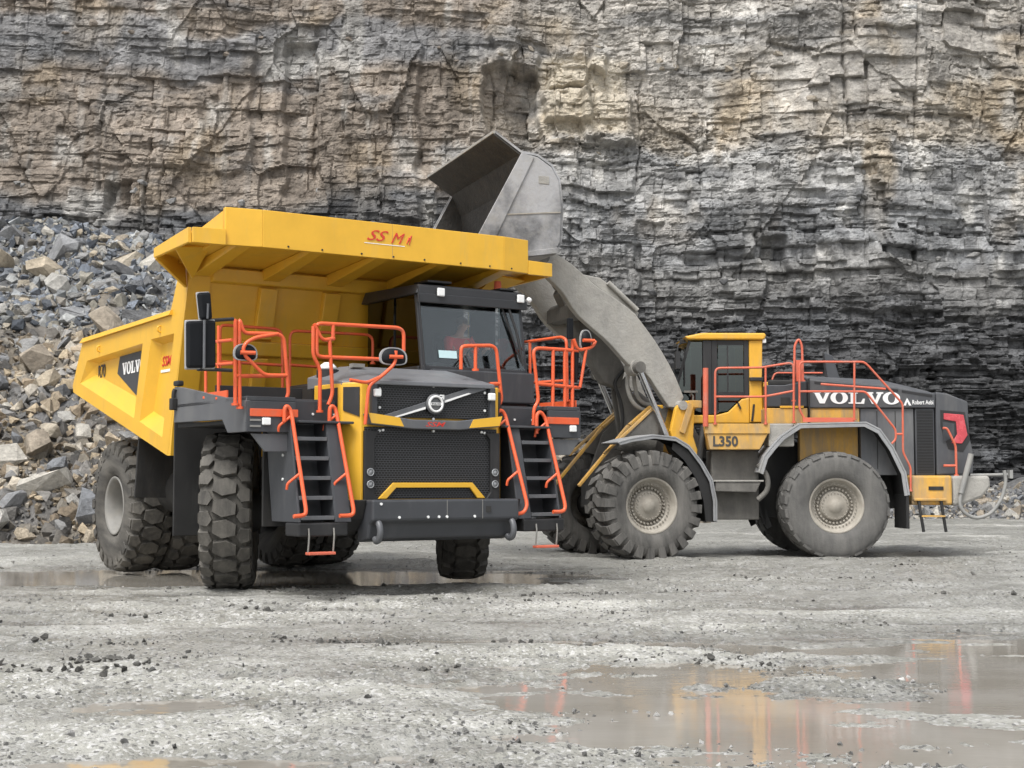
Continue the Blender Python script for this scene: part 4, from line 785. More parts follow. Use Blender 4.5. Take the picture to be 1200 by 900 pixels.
for s in (-1, 1):
    MB().prism([(s*1.015, 2.345), (s*.56, 2.292), (s*.50, 2.178), (s*.97, 2.215)], 'x', 2.40, 2.41).build('corner_trim', YEL, nose)
    MB().box(2.28, 2.36, *sorted((s*.86, s*.94)), 2.30, 2.72).build('grille_post', GRY, nose, .01)
    fr = MB().prism([(s*1.03, 2.12), (s*.80, 2.12), (s*.88, 2.02), (s*.88, 1.32), (s*.80, 1.22), (s*1.03, 1.22)], 'x', 2.285, 2.33).build('headlight_panel', BLK, nose, .01)
    for z in (1.59, 1.435):
        h = MB().lathe([(0, .014), (.036, .012), (.038, 0), (.050, 0), (.052, .016), (.047, .024), (.038, .016)], 20, (2.33, s*.945, z), 'x', close=False).build('headlight', HLENS, nose)
    MB().box(2.34, 2.40, s*.87-.05, s*.87+.05, 2.555, 2.655).build('work_light', LENS, nose, .015)
    for z in (2.12, 2.42, 2.66): MB().cyl((2.29, s*.80, z), (2.31, s*.80, z), .018, 8).build('bolt', LENS, nose)
MB().prism([(-.82, 1.25), (-.60, 1.455), (.60, 1.455), (.80, 1.25), (.68, 1.25), (.56, 1.39), (-.56, 1.39), (-.70, 1.25)], 'x', 2.292, 2.325).build('lower_trim', YEL, nose, .006)
bar = MB().prism([(-.82, 2.265), (-.68, 2.265), (.80, 2.70), (.80, 2.74), (.62, 2.74), (-.82, 2.30)], 'x', 2.30, 2.335).build('badge_bar', GRYL, nose, .006)
MB().prism([(-.62, 2.30), (-.56, 2.298), (-.14, 2.415), (-.14, 2.445)], 'x', 2.336, 2.345).build('badge_stripe', WHT, nose)
MB().prism([(.15, 2.505), (.15, 2.535), (.52, 2.648), (.56, 2.640)], 'x', 2.336, 2.345).build('badge_stripe', WHT, nose)
def ringx(x0, x1, yc, zc_, ro, ri, n=32):
    m = MB(); return m.lathe([(ri, x0), (ro, x0), (ro, x1), (ri, x1)], n, (0, yc, zc_), 'x')
bd = MB().lathe([(0, 2.34), (.135, 2.34), (.135, 2.36), (.0, 2.36)], 32, (0, 0, 2.485), 'x', close=False).build('badge_disc', GRYL, nose)
ringx(2.361, 2.385, 0, 2.485, .112, .086).build('badge_ring', WHT, nose)
MB().box(2.362, 2.378, -.086, .086, 2.468, 2.503).build('badge_plate', WHT, nose)
lettering(SLAB, (2.3785, -.07, 2.474), (0, 1, 0), (0, 0, 1), (1, 0, 0), .14, .023, GRY, nose, thick=.001)
MB().prism([(.07, 2.56), (.115, 2.605), (.115, 2.56)], 'x', 2.362, 2.38).prism([(.06, 2.608), (.122, 2.608), (.122, 2.546), (.106, 2.546), (.106, 2.592), (.06, 2.592)], 'x', 2.365, 2.38).build('badge_arrow', WHT, nose)
lettering(SSM, (2.401, -.17, 2.185), (0, 1, 0), (0, 0, 1), (1, 0, 0), .30, .062, REDL, nose, thick=.001)
for y, z in ((0, 2.72), (0, 2.29), (0, 2.13), (-.75, 2.13), (.75, 2.13)): MB().cyl((2.29, y, z), (2.315, y, z), .017, 8).build('bolt', LENS, nose)
# hood
hd = MB()
hd.add([(2.36, -.84, 2.77), (2.36, .92, 2.77), (1.30, .80, 3.02), (1.30, -.72, 3.02), (1.0, -1.20, 2.86), (2.05, -1.22, 2.76), (1.0, -.72, 3.03), (1.0, 1.0, 3.03),
        (2.36, -.84, 2.715), (2.36, .92, 2.715), (2.05, -1.22, 2.70), (1.0, -1.20, 2.70), (1.0, 1.0, 2.70), (2.05, 1.15, 2.715), (2.05, 1.15, 2.765)],
       [(0, 1, 2, 3), (0, 3, 6, 4, 5), (2, 7, 6, 3), (1, 14, 7, 2), (0, 8, 9, 1), (0, 5, 10, 8), (5, 4, 11, 10), (4, 6, 7, 12, 11), (1, 9, 13, 14), (14, 13, 12, 7), (8, 10, 11, 12, 13, 9)])
hood = hd.build('hood', HOODM, T_, .01)
MB().cyl((1.25, -1.02, 2.70), (1.25, -1.02, 2.96), .15, 20).build('air_cleaner', BLK, hood)
MB().lathe([(0, 3.06), (.05, 3.06), (.09, 3.03), (.12, 3.0), (.12, 2.961), (0, 2.961)], 20, (1.25, -1.02, 0), 'z', close=False).build('air_cleaner_cap', LENS, hood)
MB().box(.2, 1.2, -1.10, .58, 2.55, 2.80).build('engine_cover', BLK, hood, .03)
MB().box(1.45, 1.55, -.80, -.62, 2.99, 3.04).build('latch', RIMG, hood)
# bumper
bu = MB().prism([(2.28, 1.24), (2.69, 1.24), (2.69, .985), (2.60, .93), (2.55, .75), (2.28, .70)], 'y', -1.10, 1.10)
bumper = bu.build('bumper', GRY, T_, .025)
MB().prism([(2.28, 1.24), (2.55, 1.24), (2.45, 1.0), (2.30, .85), (2.28, .85)], 'y', -1.32, -1.105).build('bumper_end', CHAS, bumper, .04)
MB().prism([(2.28, 1.24), (2.55, 1.24), (2.45, 1.0), (2.30, .85), (2.28, .85)], 'y', 1.105, 1.22).build('bumper_end', CHAS, bumper, .04)
for y in (-.02, .52): MB().box(2.69, 2.693, y, y+.008, .99, 1.235).build('seam', RIMG, bumper)
for y, z in ((-.98, 1.19), (-.72, 1.02), (-.14, 1.02), (-.02, 1.02), (.40, 1.02), (-.3, 1.02)): MB().cyl((2.69, y, z), (2.702, y, z), .018, 8).build('bolt', LENS, bumper)
MB().box(2.69, 2.70, .58, .65, 1.07, 1.15).build('tow_socket', CHAS, bumper)
for s in (-1, 1): MB().tube([(2.60, s*1.0, .98), (2.68, s*1.0, .95), (2.72, s*1.0, .84), (2.68, s*1.0, .74), (2.60, s*1.0, .72), (2.56, s*.99, .76)], .042, 8, .06).build('tow_hook', GRYL, bumper)

# ---- stairs
def stairs(s):
    y0, y1 = s*1.42, s*1.88
    st = MB().prism([(1.72, .97), (2.52, .97), (2.22, 2.25), (1.50, 2.20)], 'y', s*1.88, s*1.91).build('stairs', GRY, T_, .008)
    MB().prism([(1.60, .97), (2.52, .97), (2.22, 2.20), (1.45, 2.20)], 'y', s*1.385, s*1.418).build('stringer', GRY, st, .006)
    MB().hexa([(2.50, s*1.41, .97), (2.53, s*1.41, .97), (2.53, s*1.20, .97), (2.50, s*1.20, .97), (2.20, s*1.41, 2.20), (2.23, s*1.41, 2.20), (2.23, s*1.22, 2.20), (2.20, s*1.22, 2.20)]).build('side_panel', GRY, st, .006)
    MB().hexa([(2.12, y0, .97), (2.15, y0, .97), (2.15, y1, .97), (2.12, y1, .97), (1.86, y0, 2.2), (1.89, y0, 2.2), (1.89, y1, 2.2), (1.86, y1, 2.2)]).build('back_panel', GRY, st)
    MB().box(1.50, 1.55, *sorted((s*.9, s*1.95)), .9, 2.2).build('wheel_well_panel', CHAS, st)
    for k in range(5):
        z = 1.02+k*.245; xf = 2.52-.3*(z-.97)/1.28
        MB().box(xf-.22, xf-.005, *sorted((s*1.422, s*1.878)), z, z+.028).box(xf-.018, xf+.004, *sorted((s*1.425, s*1.875)), z-.02, z+.0275).build('tread', GRYL, st, .004)
    MB().box(2.16, 2.56, *sorted((s*1.26, s*1.93)), .80, .965).build('foot_box', BLK, st, .02)
    for y in (1.46, 1.80): MB().tube([(2.565, s*y, .90), (2.58, s*y, .80), (2.55, s*y, .60)], .012, 6, .03).build('step_link', RIMG, st)
    MB().box(2.49, 2.61, s*1.63-.18, s*1.63+.18, .575, .61).build('bottom_step', ORGD, st, .008)
    for y, z in ((1.86, 2.1), (1.86, 1.8), (1.86, 1.5)): MB().cyl((2.05, s*1.91, z), (2.05, s*1.925, z), .018, 8).build('bolt', LENS, st)
    for k, pth in enumerate(STAIR_R_RAIL if s < 0 else STAIR_L_RAIL):
        MB().tube(pth, .026, 10, .07).build('handrail', ORG, st)
        a, b = Vector(pth[3]), Vector(pth[4]); yb = (s*1.90 if k == (0 if s < 0 else 1) else s*1.32)-(.11 if s < 0 else 0)
        for t in (.05, .62):
            p = a.lerp(b, t); MB().tube([p, (p.x-.05, p.y-.15, p.z-.13), (p.x-.07, p.y-.15, p.z-.20)], .019, 6, .03).build('rail_stay', ORG, st)
    if s < 0:
        for o in [st]+list(st.children):
            if not o.name.startswith(('handrail', 'rail_stay')): o.location.y = -.11 if o is st else 0
            else: o.location.y = .11
    return st
stairs(-1); stairs(1)

# ---- railings
def rails(name, paths, r, m, parent, rz=None, fil=.07, part='rail'):
    root = MB().tube(paths[0], r, 8, fil).build(name, m, parent, rz=rz)
    for p in paths[1:]: MB().tube(p, r, 8, fil).build(part, m, root)
    for p in paths:
        for q, q2 in ((p[0], p[1]), (p[-1], p[-2])):
            if abs(q[2]-q2[2]) > .3 and q[2] < q2[2]: MB().cyl((q[0], q[1], q[2]-.012), (q[0], q[1], q[2]+.018), r*1.9, 8).build('rail_foot', m, root)
    return root
rails('deck_railing', RAIL_DECK_FRONT, .0255, ORG, T_); rails('deck_railing', RAIL_DECK_SIDE, .022, ORG, T_); rails('deck_railing', RAIL_DECK_REAR, .022, ORG, T_)
MB().box(.40, 1.55, -2.575, -2.555, 2.53, 2.62).build('toe_board', ORG, T_)
rails('nose_railing', RAIL_NOSE, .0255, ORG, T_); rails('nose_railing', RAIL_HOOD_LEFT, .0255, ORG, T_)
rails('deck_railing', RAIL_LEFT_FRONT, .0255, ORG, T_); rails('deck_railing', RAIL_LEFT_REAR, .023, ORG, T_)
MB().box(1.2, 2.1, 2.46, 2.48, 2.53, 2.62).build('toe_board', ORG, T_)
# ---- mirrors
def oval_mirror(c, rx, rz_, tubes):
    root = MB().tube(tubes[0], .024, 8, .08).build('mirror_bracket', ORG, T_)
    for p in tubes[1:]: MB().tube(p, .022, 8, .06).build('bracket_tube', ORG, root)
    n = 28; sq = lambda v, e: math.copysign(abs(v)**e, v)
    def ring(x, k): return [(x, c[1]+rx*k*sq(math.cos(2*math.pi*j/n), .75), c[2]+rz_*k*sq(math.sin(2*math.pi*j/n), .75)-.012*math.cos(4*math.pi*j/n)) for j in range(n)]
    x = c[0]; m = MB(); rg = [ring(x-.03, .97), ring(x-.03, 1.), ring(x, 1.), ring(x, .88)]; vs = [q for r_ in rg for q in r_]
    m.add(vs, [(i*n+j, i*n+(j+1) % n, (i+1)*n+(j+1) % n, (i+1)*n+j) for i in range(3) for j in range(n)]); m.build('mirror_rim', MIRR, root)
    m = MB(); rg = [ring(x-.025, .96), ring(x+.0, .87), ring(x+.04, .6), ring(x+.055, .2)]; vs = [q for r_ in rg for q in r_]
    m.add(vs, [(i*n+j, i*n+(j+1) % n, (i+1)*n+(j+1) % n, (i+1)*n+j) for i in range(3) for j in range(n)]+[tuple(range(3*n, 4*n))], True); m.build('mirror_shell', MIRB, root)
    MB().tube([(x+.05, c[1]-.09, c[2]), (x+.08, c[1]+.09, c[2])], .025, 8, 0).build('clamp', ORG, root)
oval_mirror((2.26, -2.63, 3.035), .155, .105, OVAL1_TUBE); oval_mirror((2.38, -.64, 3.07), .20, .115, RAIL_NOSE_MIRROR); oval_mirror((2.17, 2.60, 3.47), .10, .15, RAIL_LEFT_BRACKET)
mp_ = rails('mirror_arm', MIRROR_POST, .022, BLK, T_)
def mirror_plate(pts, d, name):
    (x, ya, za), (_, yb, zb_), (_, yc_, zc2), (_, yd, zd) = pts
    cy, cz_ = (ya+yb+yc_+yd)/4, (za+zb_+zc2+zd)/4; g = lambda y, z, k: (cy+(y-cy)*k, cz_+(z-cz_)*k)
    q = [(ya, za), (yb, zb_), (yc_, zc2), (yd, zd)]
    MB().prism([g(*p, 1.06) for p in q], 'x', x-.05, x-.01).build(name+'_rim', MIRR, mp_, .015); MB().prism(q, 'x', x-.045, x+.05).build(name, MIRB, mp_, .03)
mirror_plate(MIRROR_BIG[0], .05, 'mirror_housing'); mirror_plate(MIRROR_UP[0], .05, 'mirror_housing')
MB().tube([(2.32, -3.19, 3.40), (2.33, -3.19, 2.82)], .018, 8, 0).build('mirror_strut', GRYL, mp_); MB().tube([(2.32, -3.15, 3.42), (2.33, -3.15, 3.60)], .015, 8, 0).build('mirror_strut', GRYL, mp_)
for q in FAR_MIRROR: MB().prism([(p[1], p[2]) for p in q], 'x', 2.12, 2.17).build('side_mirror', MIRB, T_, .01)

# ---- cab
CY0_, CY1_ = .50, 2.32
cab = MB()
fx = lambda z: 1.14-(z-3.05)*.17                          # windscreen rake
def post(p0, p1, w, m=cab): m.beam(p0, p1, w, w)
cab.box(-.62, 1.10, CY0_, CY1_, 2.53, 2.62); cab.box(-.62, -.55, CY0_, CY1_, 2.62, 3.04); cab.box(1.03, 1.10, CY0_, CY1_, 2.62, 3.04)
for y in (CY0_, CY1_-.06): cab.box(-.55, 1.03, y, y+.06, 2.62, 3.04)                       # lower shell
cab.hexa([(-.66, CY0_-.03, 4.13), (1.02, CY0_-.03, 4.13), (1.02, CY1_+.03, 4.13), (-.66, CY1_+.03, 4.13), (-.62, CY0_+.02, 4.31), (.98, CY0_+.02, 4.27), (.98, CY1_-.02, 4.27), (-.62, CY1_-.02, 4.31)])
for y in (CY0_+.04, CY1_-.04):
    post((fx(3.04)-.05, y, 3.0), (fx(4.15)-.05, y, 4.15), .06); post((-.57, y, 3.0), (-.57, y, 4.15), .09); post((.30, y, 3.0), (.30, y, 4.15), .075)
    cab.box(-.57, 1.02, y-.035, y+.035, 3.03, 3.10)
cab.hexa([(fx(3.04)-.06, CY0_+.03, 3.03), (fx(3.04)+.0, CY0_+.03, 3.03), (fx(3.04), CY1_-.03, 3.03), (fx(3.04)-.06, CY1_-.03, 3.03), (fx(3.1)-.06, CY0_+.03, 3.10), (fx(3.1), CY0_+.03, 3.10), (fx(3.1), CY1_-.03, 3.10), (fx(3.1)-.06, CY1_-.03, 3.10)])
cabo = cab.build('cab', CABM, T_, .015)
MB().sheet([(fx(3.10)-.02, CY0_+.06, 3.10), (fx(3.10)-.02, CY1_-.06, 3.10), (fx(4.13)-.02, CY1_-.06, 4.13), (fx(4.13)-.02, CY0_+.06, 4.13)], .008).build('windscreen', GLS, cabo)
for y in (CY0_+.03, CY1_-.03):
    for x0, x1, x2 in ((-.53, .27, .27), (.34, fx(3.1)-.1, fx(4.13)-.1)): MB().prism([(x0, 3.10), (x1, 3.10), (x2, 4.13), (x0, 4.13)], 'y', y-.004, y+.004).build('side_window', GLSK if y < 1 else GLS, cabo)
MB().box(-.60, -.57, CY0_+.08, CY1_-.08, 3.04, 4.13).build('rear_wall', BLK, cabo)
MB().box(1.00, 1.22, .62, 2.36, 2.60, 3.05).build('front_locker', GRY, cabo, .02)
MB().box(1.02, 1.06, CY0_-.02, CY1_+.02, 4.00, 4.13).box(.98, 1.04, CY0_, CY1_, 4.12, 4.24).build('sun_visor', CABM, cabo, .01)
for y in (.84, 2.21): MB().box(1.06, 1.10, y-.06, y+.06, 4.10, 4.22).build('work_light', LENS, cabo, .015)
MB().lathe([(0, 1.05), (.03, 1.05), (.045, 1.02), (.03, .98), (0, .98)], 16, (0, 2.40, 4.16), 'x', close=False).build('spotlight', LENS, cabo)
MB().tube([(1.0, 2.28, 4.19), (1.0, 2.42, 4.19)], .012, 6, 0).build('lamp_bracket', BLK, cabo)
MB().box(.55, .95, .70, 1.10, 4.31, 4.345).build('roof_hatch', BLK, cabo, .01); MB().box(.6, 1.0, 1.9, 2.2, 4.28, 4.31).build('roof_box', BLK, cabo, .01)
MB().lathe([(0, 4.45), (.05, 4.44), (.06, 4.33), (.08, 4.32), (.08, 4.29), (0, 4.29)], 16, (.75, 2.02, 0), 'z', close=False).build('beacon', ORGD, cabo)
MB().tube([(fx(4.13)+.03, 2.00, 4.16), (fx(3.6)+.05, 2.13, 3.65), (fx(3.2)+.05, 2.20, 3.16)], .022, 6, .1).build('wiper_arm', BLK, cabo)
MB().tube([(fx(4.1)+.02, 1.93, 4.05), (fx(3.2)+.02, 2.19, 3.2)], .016, 5, 0).build('wiper_blade', BLK, cabo)
MB().tube([(fx(3.12)+.03, 1.05, 3.11), (fx(3.3)+.03, 1.22, 3.27), (fx(3.12)+.03, 1.28, 3.11)], .014, 5, .02).build('lower_wiper', BLK, cabo)
MB().sheet([(fx(3.24)-.004, .80, 3.22), (fx(3.24)-.004, 1.10, 3.22), (fx(3.35)-.004, 1.10, 3.33), (fx(3.35)-.004, .80, 3.33)], .003).build('sticker', STICK, cabo)
MB().tube([(1.06, CY0_-.02, 4.12), (1.22, CY0_-.0, 3.08)], .012, 5, 0).build('grab_bar', BLK, cabo)
# inside of the cab
MB().box(-.25, .25, 1.54, 2.04, 2.75, 3.08).hexa([(-.38, 1.56, 3.07), (-.25, 1.56, 3.07), (-.25, 2.02, 3.07), (-.38, 2.02, 3.07), (-.48, 1.60, 3.72), (-.37, 1.60, 3.72), (-.37, 1.98, 3.72), (-.48, 1.98, 3.72)]).build('driver_seat', SEAT, cabo, .05)
MB().box(.62, 1.02, .72, 2.22, 2.95, 3.16).build('dashboard', BLK, cabo, .05)
sw = MB().lathe([(.185, -.012), (.2, -.012), (.21, 0), (.2, .012), (.185, .012)], 28, (0, 0, 0), 'z'); sw.box(-.19, .19, -.02, .02, -.01, .01).cyl((0, 0, 0), (0, 0, -.25), .03)
swo = sw.build('steering_wheel', BLK, cabo); swo.location = (.60, 1.79, 3.38); swo.rotation_euler = (0, R(-32), 0)

# ================================================================ driver
def skin_mesh(name, pts, edges, m, parent=None, sub=2):
    me = bpy.data.meshes.new(name); me.from_pydata([p[:3] for p in pts], edges, []); me.materials.append(m)
    o = bpy.data.objects.new(name, me); COL.objects.link(o)
    if parent: o.parent = parent
    o.modifiers.new('skin', 'SKIN'); sk = me.skin_vertices[0].data if len(me.skin_vertices) else None
    if sk is None:
        bm = bmesh.new(); bm.from_mesh(me); bm.verts.layers.skin.verify(); bm.to_mesh(me); bm.free(); sk = me.skin_vertices[0].data
    for i, p in enumerate(pts): sk[i].radius = (p[3], p[4] if len(p) > 4 else p[3]); sk[i].use_root = (i == 0)
    s = o.modifiers.new('sub', 'SUBSURF'); s.levels = sub; s.render_levels = sub; return o
# body joints in cab coordinates: pelvis, spine, neck, head, arms to the wheel, legs to the floor
bj = [(-.12, 1.47, 3.20, .15, .12), (-.15, 1.47, 3.36, .14, .11), (-.12, 1.47, 3.52, .16, .11), (-.09, 1.47, 3.61, .07, .07), (-.06, 1.48, 3.70, .055, .055), (-.03, 1.50, 3.755, .078, .085), (-.02, 1.505, 3.83, .072, .082),
      (-.10, 1.28, 3.55, .065), (.02, 1.22, 3.34, .05), (.30, 1.30, 3.34, .036), (.40, 1.32, 3.37, .03), (-.10, 1.66, 3.55, .065), (.02, 1.74, 3.34, .05), (.32, 1.64, 3.36, .036), (.42, 1.62, 3.39, .03),
      (.06, 1.37, 3.19, .09), (.40, 1.33, 3.17, .065), (.46, 1.33, 2.80, .05), (.60, 1.33, 2.72, .04), (.06, 1.57, 3.19, .09), (.40, 1.62, 3.17, .065), (.46, 1.62, 2.80, .05), (.60, 1.62, 2.72, .04)]
be = [(0, 1), (1, 2), (2, 3), (3, 4), (4, 5), (5, 6), (2, 7), (7, 8), (8, 9), (9, 10), (2, 11), (11, 12), (12, 13), (13, 14), (0, 15), (15, 16), (16, 17), (17, 18), (0, 19), (19, 20), (20, 21), (21, 22)]
for sgn, w in ((-1, 10), (1, 14)):       # thumb and four fingers closing on the wheel rim
    hx, hy, hz = bj[w][:3]
    for k in range(5):
        a = len(bj); oy = (k-2)*.018; L_ = (.030, .040, .044, .040, .032)[k]
        bj += [(hx+.035, hy+oy, hz+.022, .0095), (hx+.035+L_*.6, hy+oy, hz+.020, .009), (hx+.035+L_*.55, hy+oy, hz-.018, .008)]; be += [(w, a), (a, a+1), (a+1, a+2)]
person = skin_mesh('person', bj, be, SKIN); tag(person, 'driver in a red shirt seated behind the truck windscreen', 'person')
person.rotation_euler = truck.rotation_euler; person.location = truck.matrix_basis @ Vector((.12, .32, .05))
skin_mesh('shirt', [(-.12, 1.47, 3.20, .16, .13), (-.15, 1.47, 3.36, .155, .125), (-.12, 1.47, 3.51, .175, .122), (-.10, 1.47, 3.575, .095, .085), (-.10, 1.28, 3.55, .08), (.02, 1.22, 3.35, .064), (.16, 1.26, 3.34, .055), (-.10, 1.66, 3.55, .08), (.02, 1.74, 3.35, .064), (.17, 1.69, 3.35, .055)], [(0, 1), (1, 2), (2, 3), (2, 4), (4, 5), (5, 6), (2, 7), (7, 8), (8, 9)], SHIRT, person)
skin_mesh('trousers', [(-.12, 1.47, 3.19, .155, .125), (.06, 1.37, 3.19, .10), (.40, 1.33, 3.17, .075), (.46, 1.33, 2.84, .062), (.06, 1.57, 3.19, .10), (.40, 1.62, 3.17, .075), (.46, 1.62, 2.84, .062)], [(0, 1), (1, 2), (2, 3), (0, 4), (4, 5), (5, 6)], TROU, person)
def blob(name, c, r, m, parent, k=1):
    me = bpy.data.meshes.new(name); bm = bmesh.new(); bmesh.ops.create_icosphere(bm, subdivisions=3, radius=1.)
    for v in bm.verts: v.co = Vector((c[0]+v.co.x*r[0], c[1]+v.co.y*r[1], c[2]+v.co.z*r[2]))
    bm.to_mesh(me); bm.free(); me.materials.append(m); me.polygons.foreach_set('use_smooth', [True]*len(me.polygons)); o = bpy.data.objects.new(name, me); COL.objects.link(o); o.parent = parent; return o
blob('hair', (-.045, 1.49, 3.835), (.092, .095, .075), HAIR, person)
hf = Vector((.55, .83, 0))      # the face looks towards the loader
fc = Vector((-.025, 1.503, 3.785)); sd_ = Vector((-.83, .55, 0))
blob('nose', fc+hf*.088-Vector((0, 0, .012)), (.014, .016, .02), SKIN, person)
for s in (-1, 1): blob('eye', fc+hf*.076+sd_*s*.030+Vector((0, 0, .012)), (.008, .008, .007), BLKL, person); blob('ear', fc+sd_*s*.084-Vector((0, 0, .005)), (.014, .014, .026), SKIN, person)
blob('mouth', fc+hf*.080-Vector((0, 0, .048)), (.016, .010, .005), mat('lips', (.35, .13, .11), .6), person)
# ================================================================ wheel loader
loader = tag(empty('wheel_loader', (3.98, 28.81, 0), math.pi+R(1)), 'large dusty yellow and grey wheel loader with its bucket raised over the truck', 'wheel loader')
L_ = loader; AR = R(19)
ca, sa = math.cos(AR), math.sin(AR)
fr_ = lambda x, y, z: (x*ca-y*sa, x*sa+y*ca, z)                 # front frame -> loader coordinates
lt_new = as_mesh(tyre_loader(.10, 1.03, .86, .50, 24), 'tyre', TYREG); lt_worn = as_mesh(tyre_loader(.026, 1.02, .86, .50, 24), 'tyre', TYREW)
RP = [(.57, .30), (.60, .35), (.575, .375), (.535, .36), (.510, .25), (.47, .235), (.43, .235), (.415, .15), (.315, .14), (.305, .215), (.285, .225), (.15, .225), (.14, .245), (0, .245)]
RP = [(r_*.89, y_) for r_, y_ in RP]; lrim = as_mesh(lathe_open(RP, 64), 'rim', RIM)
lhub = as_mesh(ring_of(ring_of(ring_of(MB(), 36, .396, .225, .262, .013), 30, .325, .135, .215, .021), 24, .24, .215, .245, .012), 'hub', RIM)
for s in (1, -1):
    f = 0 if s > 0 else math.pi
    wheel(L_, fr_(2.14, s*1.32, 1.02), AR+f, lt_new, lrim, lhub, .07); wheel(L_, (-2.05, s*1.32, 1.01), f, lt_worn, lrim, lhub, .02)
# frames and axles
MB().prism([(-3.6, .95), (-3.6, 1.9), (-1.0, 2.3), (.1, 2.0), (.35, 1.6), (.25, .85), (-1.0, .75)], 'y', -.55, .55).build('rear_frame', CHAS, L_, .03)
MB().cyl((-2.05, -1.2, 1.01), (-2.05, 1.2, 1.01), .28, 20).lathe([(0, -.4), (.3, -.35), (.45, 0), (.3, .35), (0, .4)], 24, (-2.05, 0, 1.01), 'x', close=False).build('rear_axle', CHAS, L_)
FPL = [(2.42, 1.6), (2.10, 2.42), (1.65, 2.80), (1.0, 2.95), (.62, 2.3), (.5, 1.2), (.7, .9), (2.3, .85), (2.45, 1.2)]
for s in (-1, 1):
    fp = MB().prism(FPL, 'y', s*.60, s*.66).build('front_frame', MUDD, L_, .01, AR)
    MB().beam((3.14, s*.63, 1.38), (2.12, s*.63, 2.52), .09, .05, (1, 0, 1)).beam((2.10, s*.63, 2.53), (1.66, s*.63, 2.885), .09, .05, (1, 0, 1)).build('frame_edge', YELD, fp, .006)
    MB().beam((2.72, s*.86, 1.98), (1.72, s*.86, 2.84), .07, .05, (1, 0, 1)).build('frame_edge', YELD, fp, .006)
    MB().prism([(2.50, 2.06), (1.72, 2.80), (1.55, 2.6), (1.7, 1.9)], 'y', s*.83, s*.87).build('frame_plate', MUDD, fp, .008)
MB().box(.55, 2.6, -.58, .58, .95, 1.7).build('front_frame_core', CHAS, L_, .03, AR)
MB().cyl((2.14, -1.2, 1.02), (2.14, 1.2, 1.02), .28, 20).lathe([(0, -.4), (.3, -.35), (.45, 0), (.3, .35), (0, .4)], 24, (2.14, 0, 1.02), 'x', close=False).build('front_axle', CHAS, L_, rz=AR)
MB().cyl((0, 0, .8), (0, 0, 2.2), .2).box(-.3, .5, -.45, .45, .85, 1.1).box(-.3, .5, -.45, .45, 1.9, 2.1).build('articulation_joint', CHAS, L_, .02)
# yellow towers that carry the lift arms
for s in (-1, 1):
    tw = [(p[0], p[2]) for p in TOWER[0]]
    t_ = MB().prism(tw+[(.80, 1.9), (1.45, 1.9)], 'y', s*.92, s*1.02).prism(tw+[(.80, 1.9), (1.45, 1.9)], 'y', s*.58, s*.66).build('arm_tower', YELL, L_, .02, AR)
    MB().beam((1.20, s*1.05, 2.38), (1.00, s*1.05, 2.93), .03, .12, (1, 0, .4)).build('tower_strap', YELD, t_, .005)
    MB().cyl((1.17, s*.55, 2.90), (1.17, s*1.06, 2.90), .09).build('arm_pivot', MUD, t_)
    MB().box(.78, 1.02, s*1.0-.06, s*1.0+.06, 2.86, 3.0).build('lamp_bracket', YELD, t_, .01)
# lift arms and linkage
arm = [(p[0], p[2]) for p in ARM[0]]
def smooth_poly(pts, k=2):
    for _ in range(k):
        q = []
        for i in range(len(pts)):
            a, b = pts[i], pts[(i+1) % len(pts)]; q += [(a[0]*.75+b[0]*.25, a[1]*.75+b[1]*.25), (a[0]*.25+b[0]*.75, a[1]*.25+b[1]*.75)]
        pts = q
    return pts
armp = smooth_poly([(4.02, 5.80), (3.80, 5.74)]+arm[1:-2]+[(3.82, 5.21), (4.08, 5.42)], 1)
for s in (-1, 1):
    a_ = MB().prism(armp, 'y', s*.70, s*.88).build('lift_arm', MUD, L_, .02, AR)
    MB().cyl((2.04, s*.60, 3.61), (2.04, s*.92, 3.61), .15, 20).cyl((2.04, s*.90, 3.61), (2.04, s*1.05, 3.61), .075, 16).build('arm_boss', MUD, a_)
    MB().cyl((3.98, s*.6, 5.62), (3.98, s*.95, 5.62), .15, 20).build('bucket_pin', MUDD, a_)
    c1, c2 = Vector((2.06, s*.98, 3.60)), Vector((1.22, s*.98, 1.75)); mid = c1.lerp(c2, .74)
    cy = MB().cyl(mid, c2, .10, 16).build('lift_cylinder', MUDD, L_, rz=AR); MB().cyl(c1, mid, .055, 14).build('piston_rod', CHROME, cy); MB().cyl(c1+Vector((0, -.1, 0)), c1+Vector((0, .1, 0)), .11, 14).build('rod_eye', MUDD, cy)
br = MB().prism([(p[0], p[2]) for p in ARM_BRACKET[0]], 'y', .42, .66).build('arm_bracket', MUD, L_, .02, AR)
MB().tube([(2.55, .70, 5.22), (1.95, .70, 4.72)], .05, 8, 0).build('bracket_pipe', MUD, br)
MB().cyl((3.05, -.72, 4.72), (3.05, .72, 4.72), .20, 20).box(2.75, 3.25, -.71, .71, 4.55, 4.80).build('cross_tube', MUDD, L_, rz=AR)
MB().prism([(2.05, 3.25), (2.40, 3.35), (2.85, 4.05), (3.35, 5.05), (3.20, 5.35), (2.85, 5.15), (2.35, 4.25), (1.95, 3.65)], 'y', -.16, .16).build('tilt_lever', MUDD, L_, .03, AR)
MB().beam((3.22, 0, 5.20), (4.02, 0, 6.45), .24, .26).build('tilt_link', MUDD, L_, .03, AR)
tc_ = MB().cyl((1.15, 0, 2.75), (1.75, 0, 3.15), .13).build('tilt_cylinder', MUDD, L_, rz=AR); MB().cyl((1.75, 0, 3.15), (2.15, 0, 3.42), .07).build('piston_rod', CHROME, tc_)
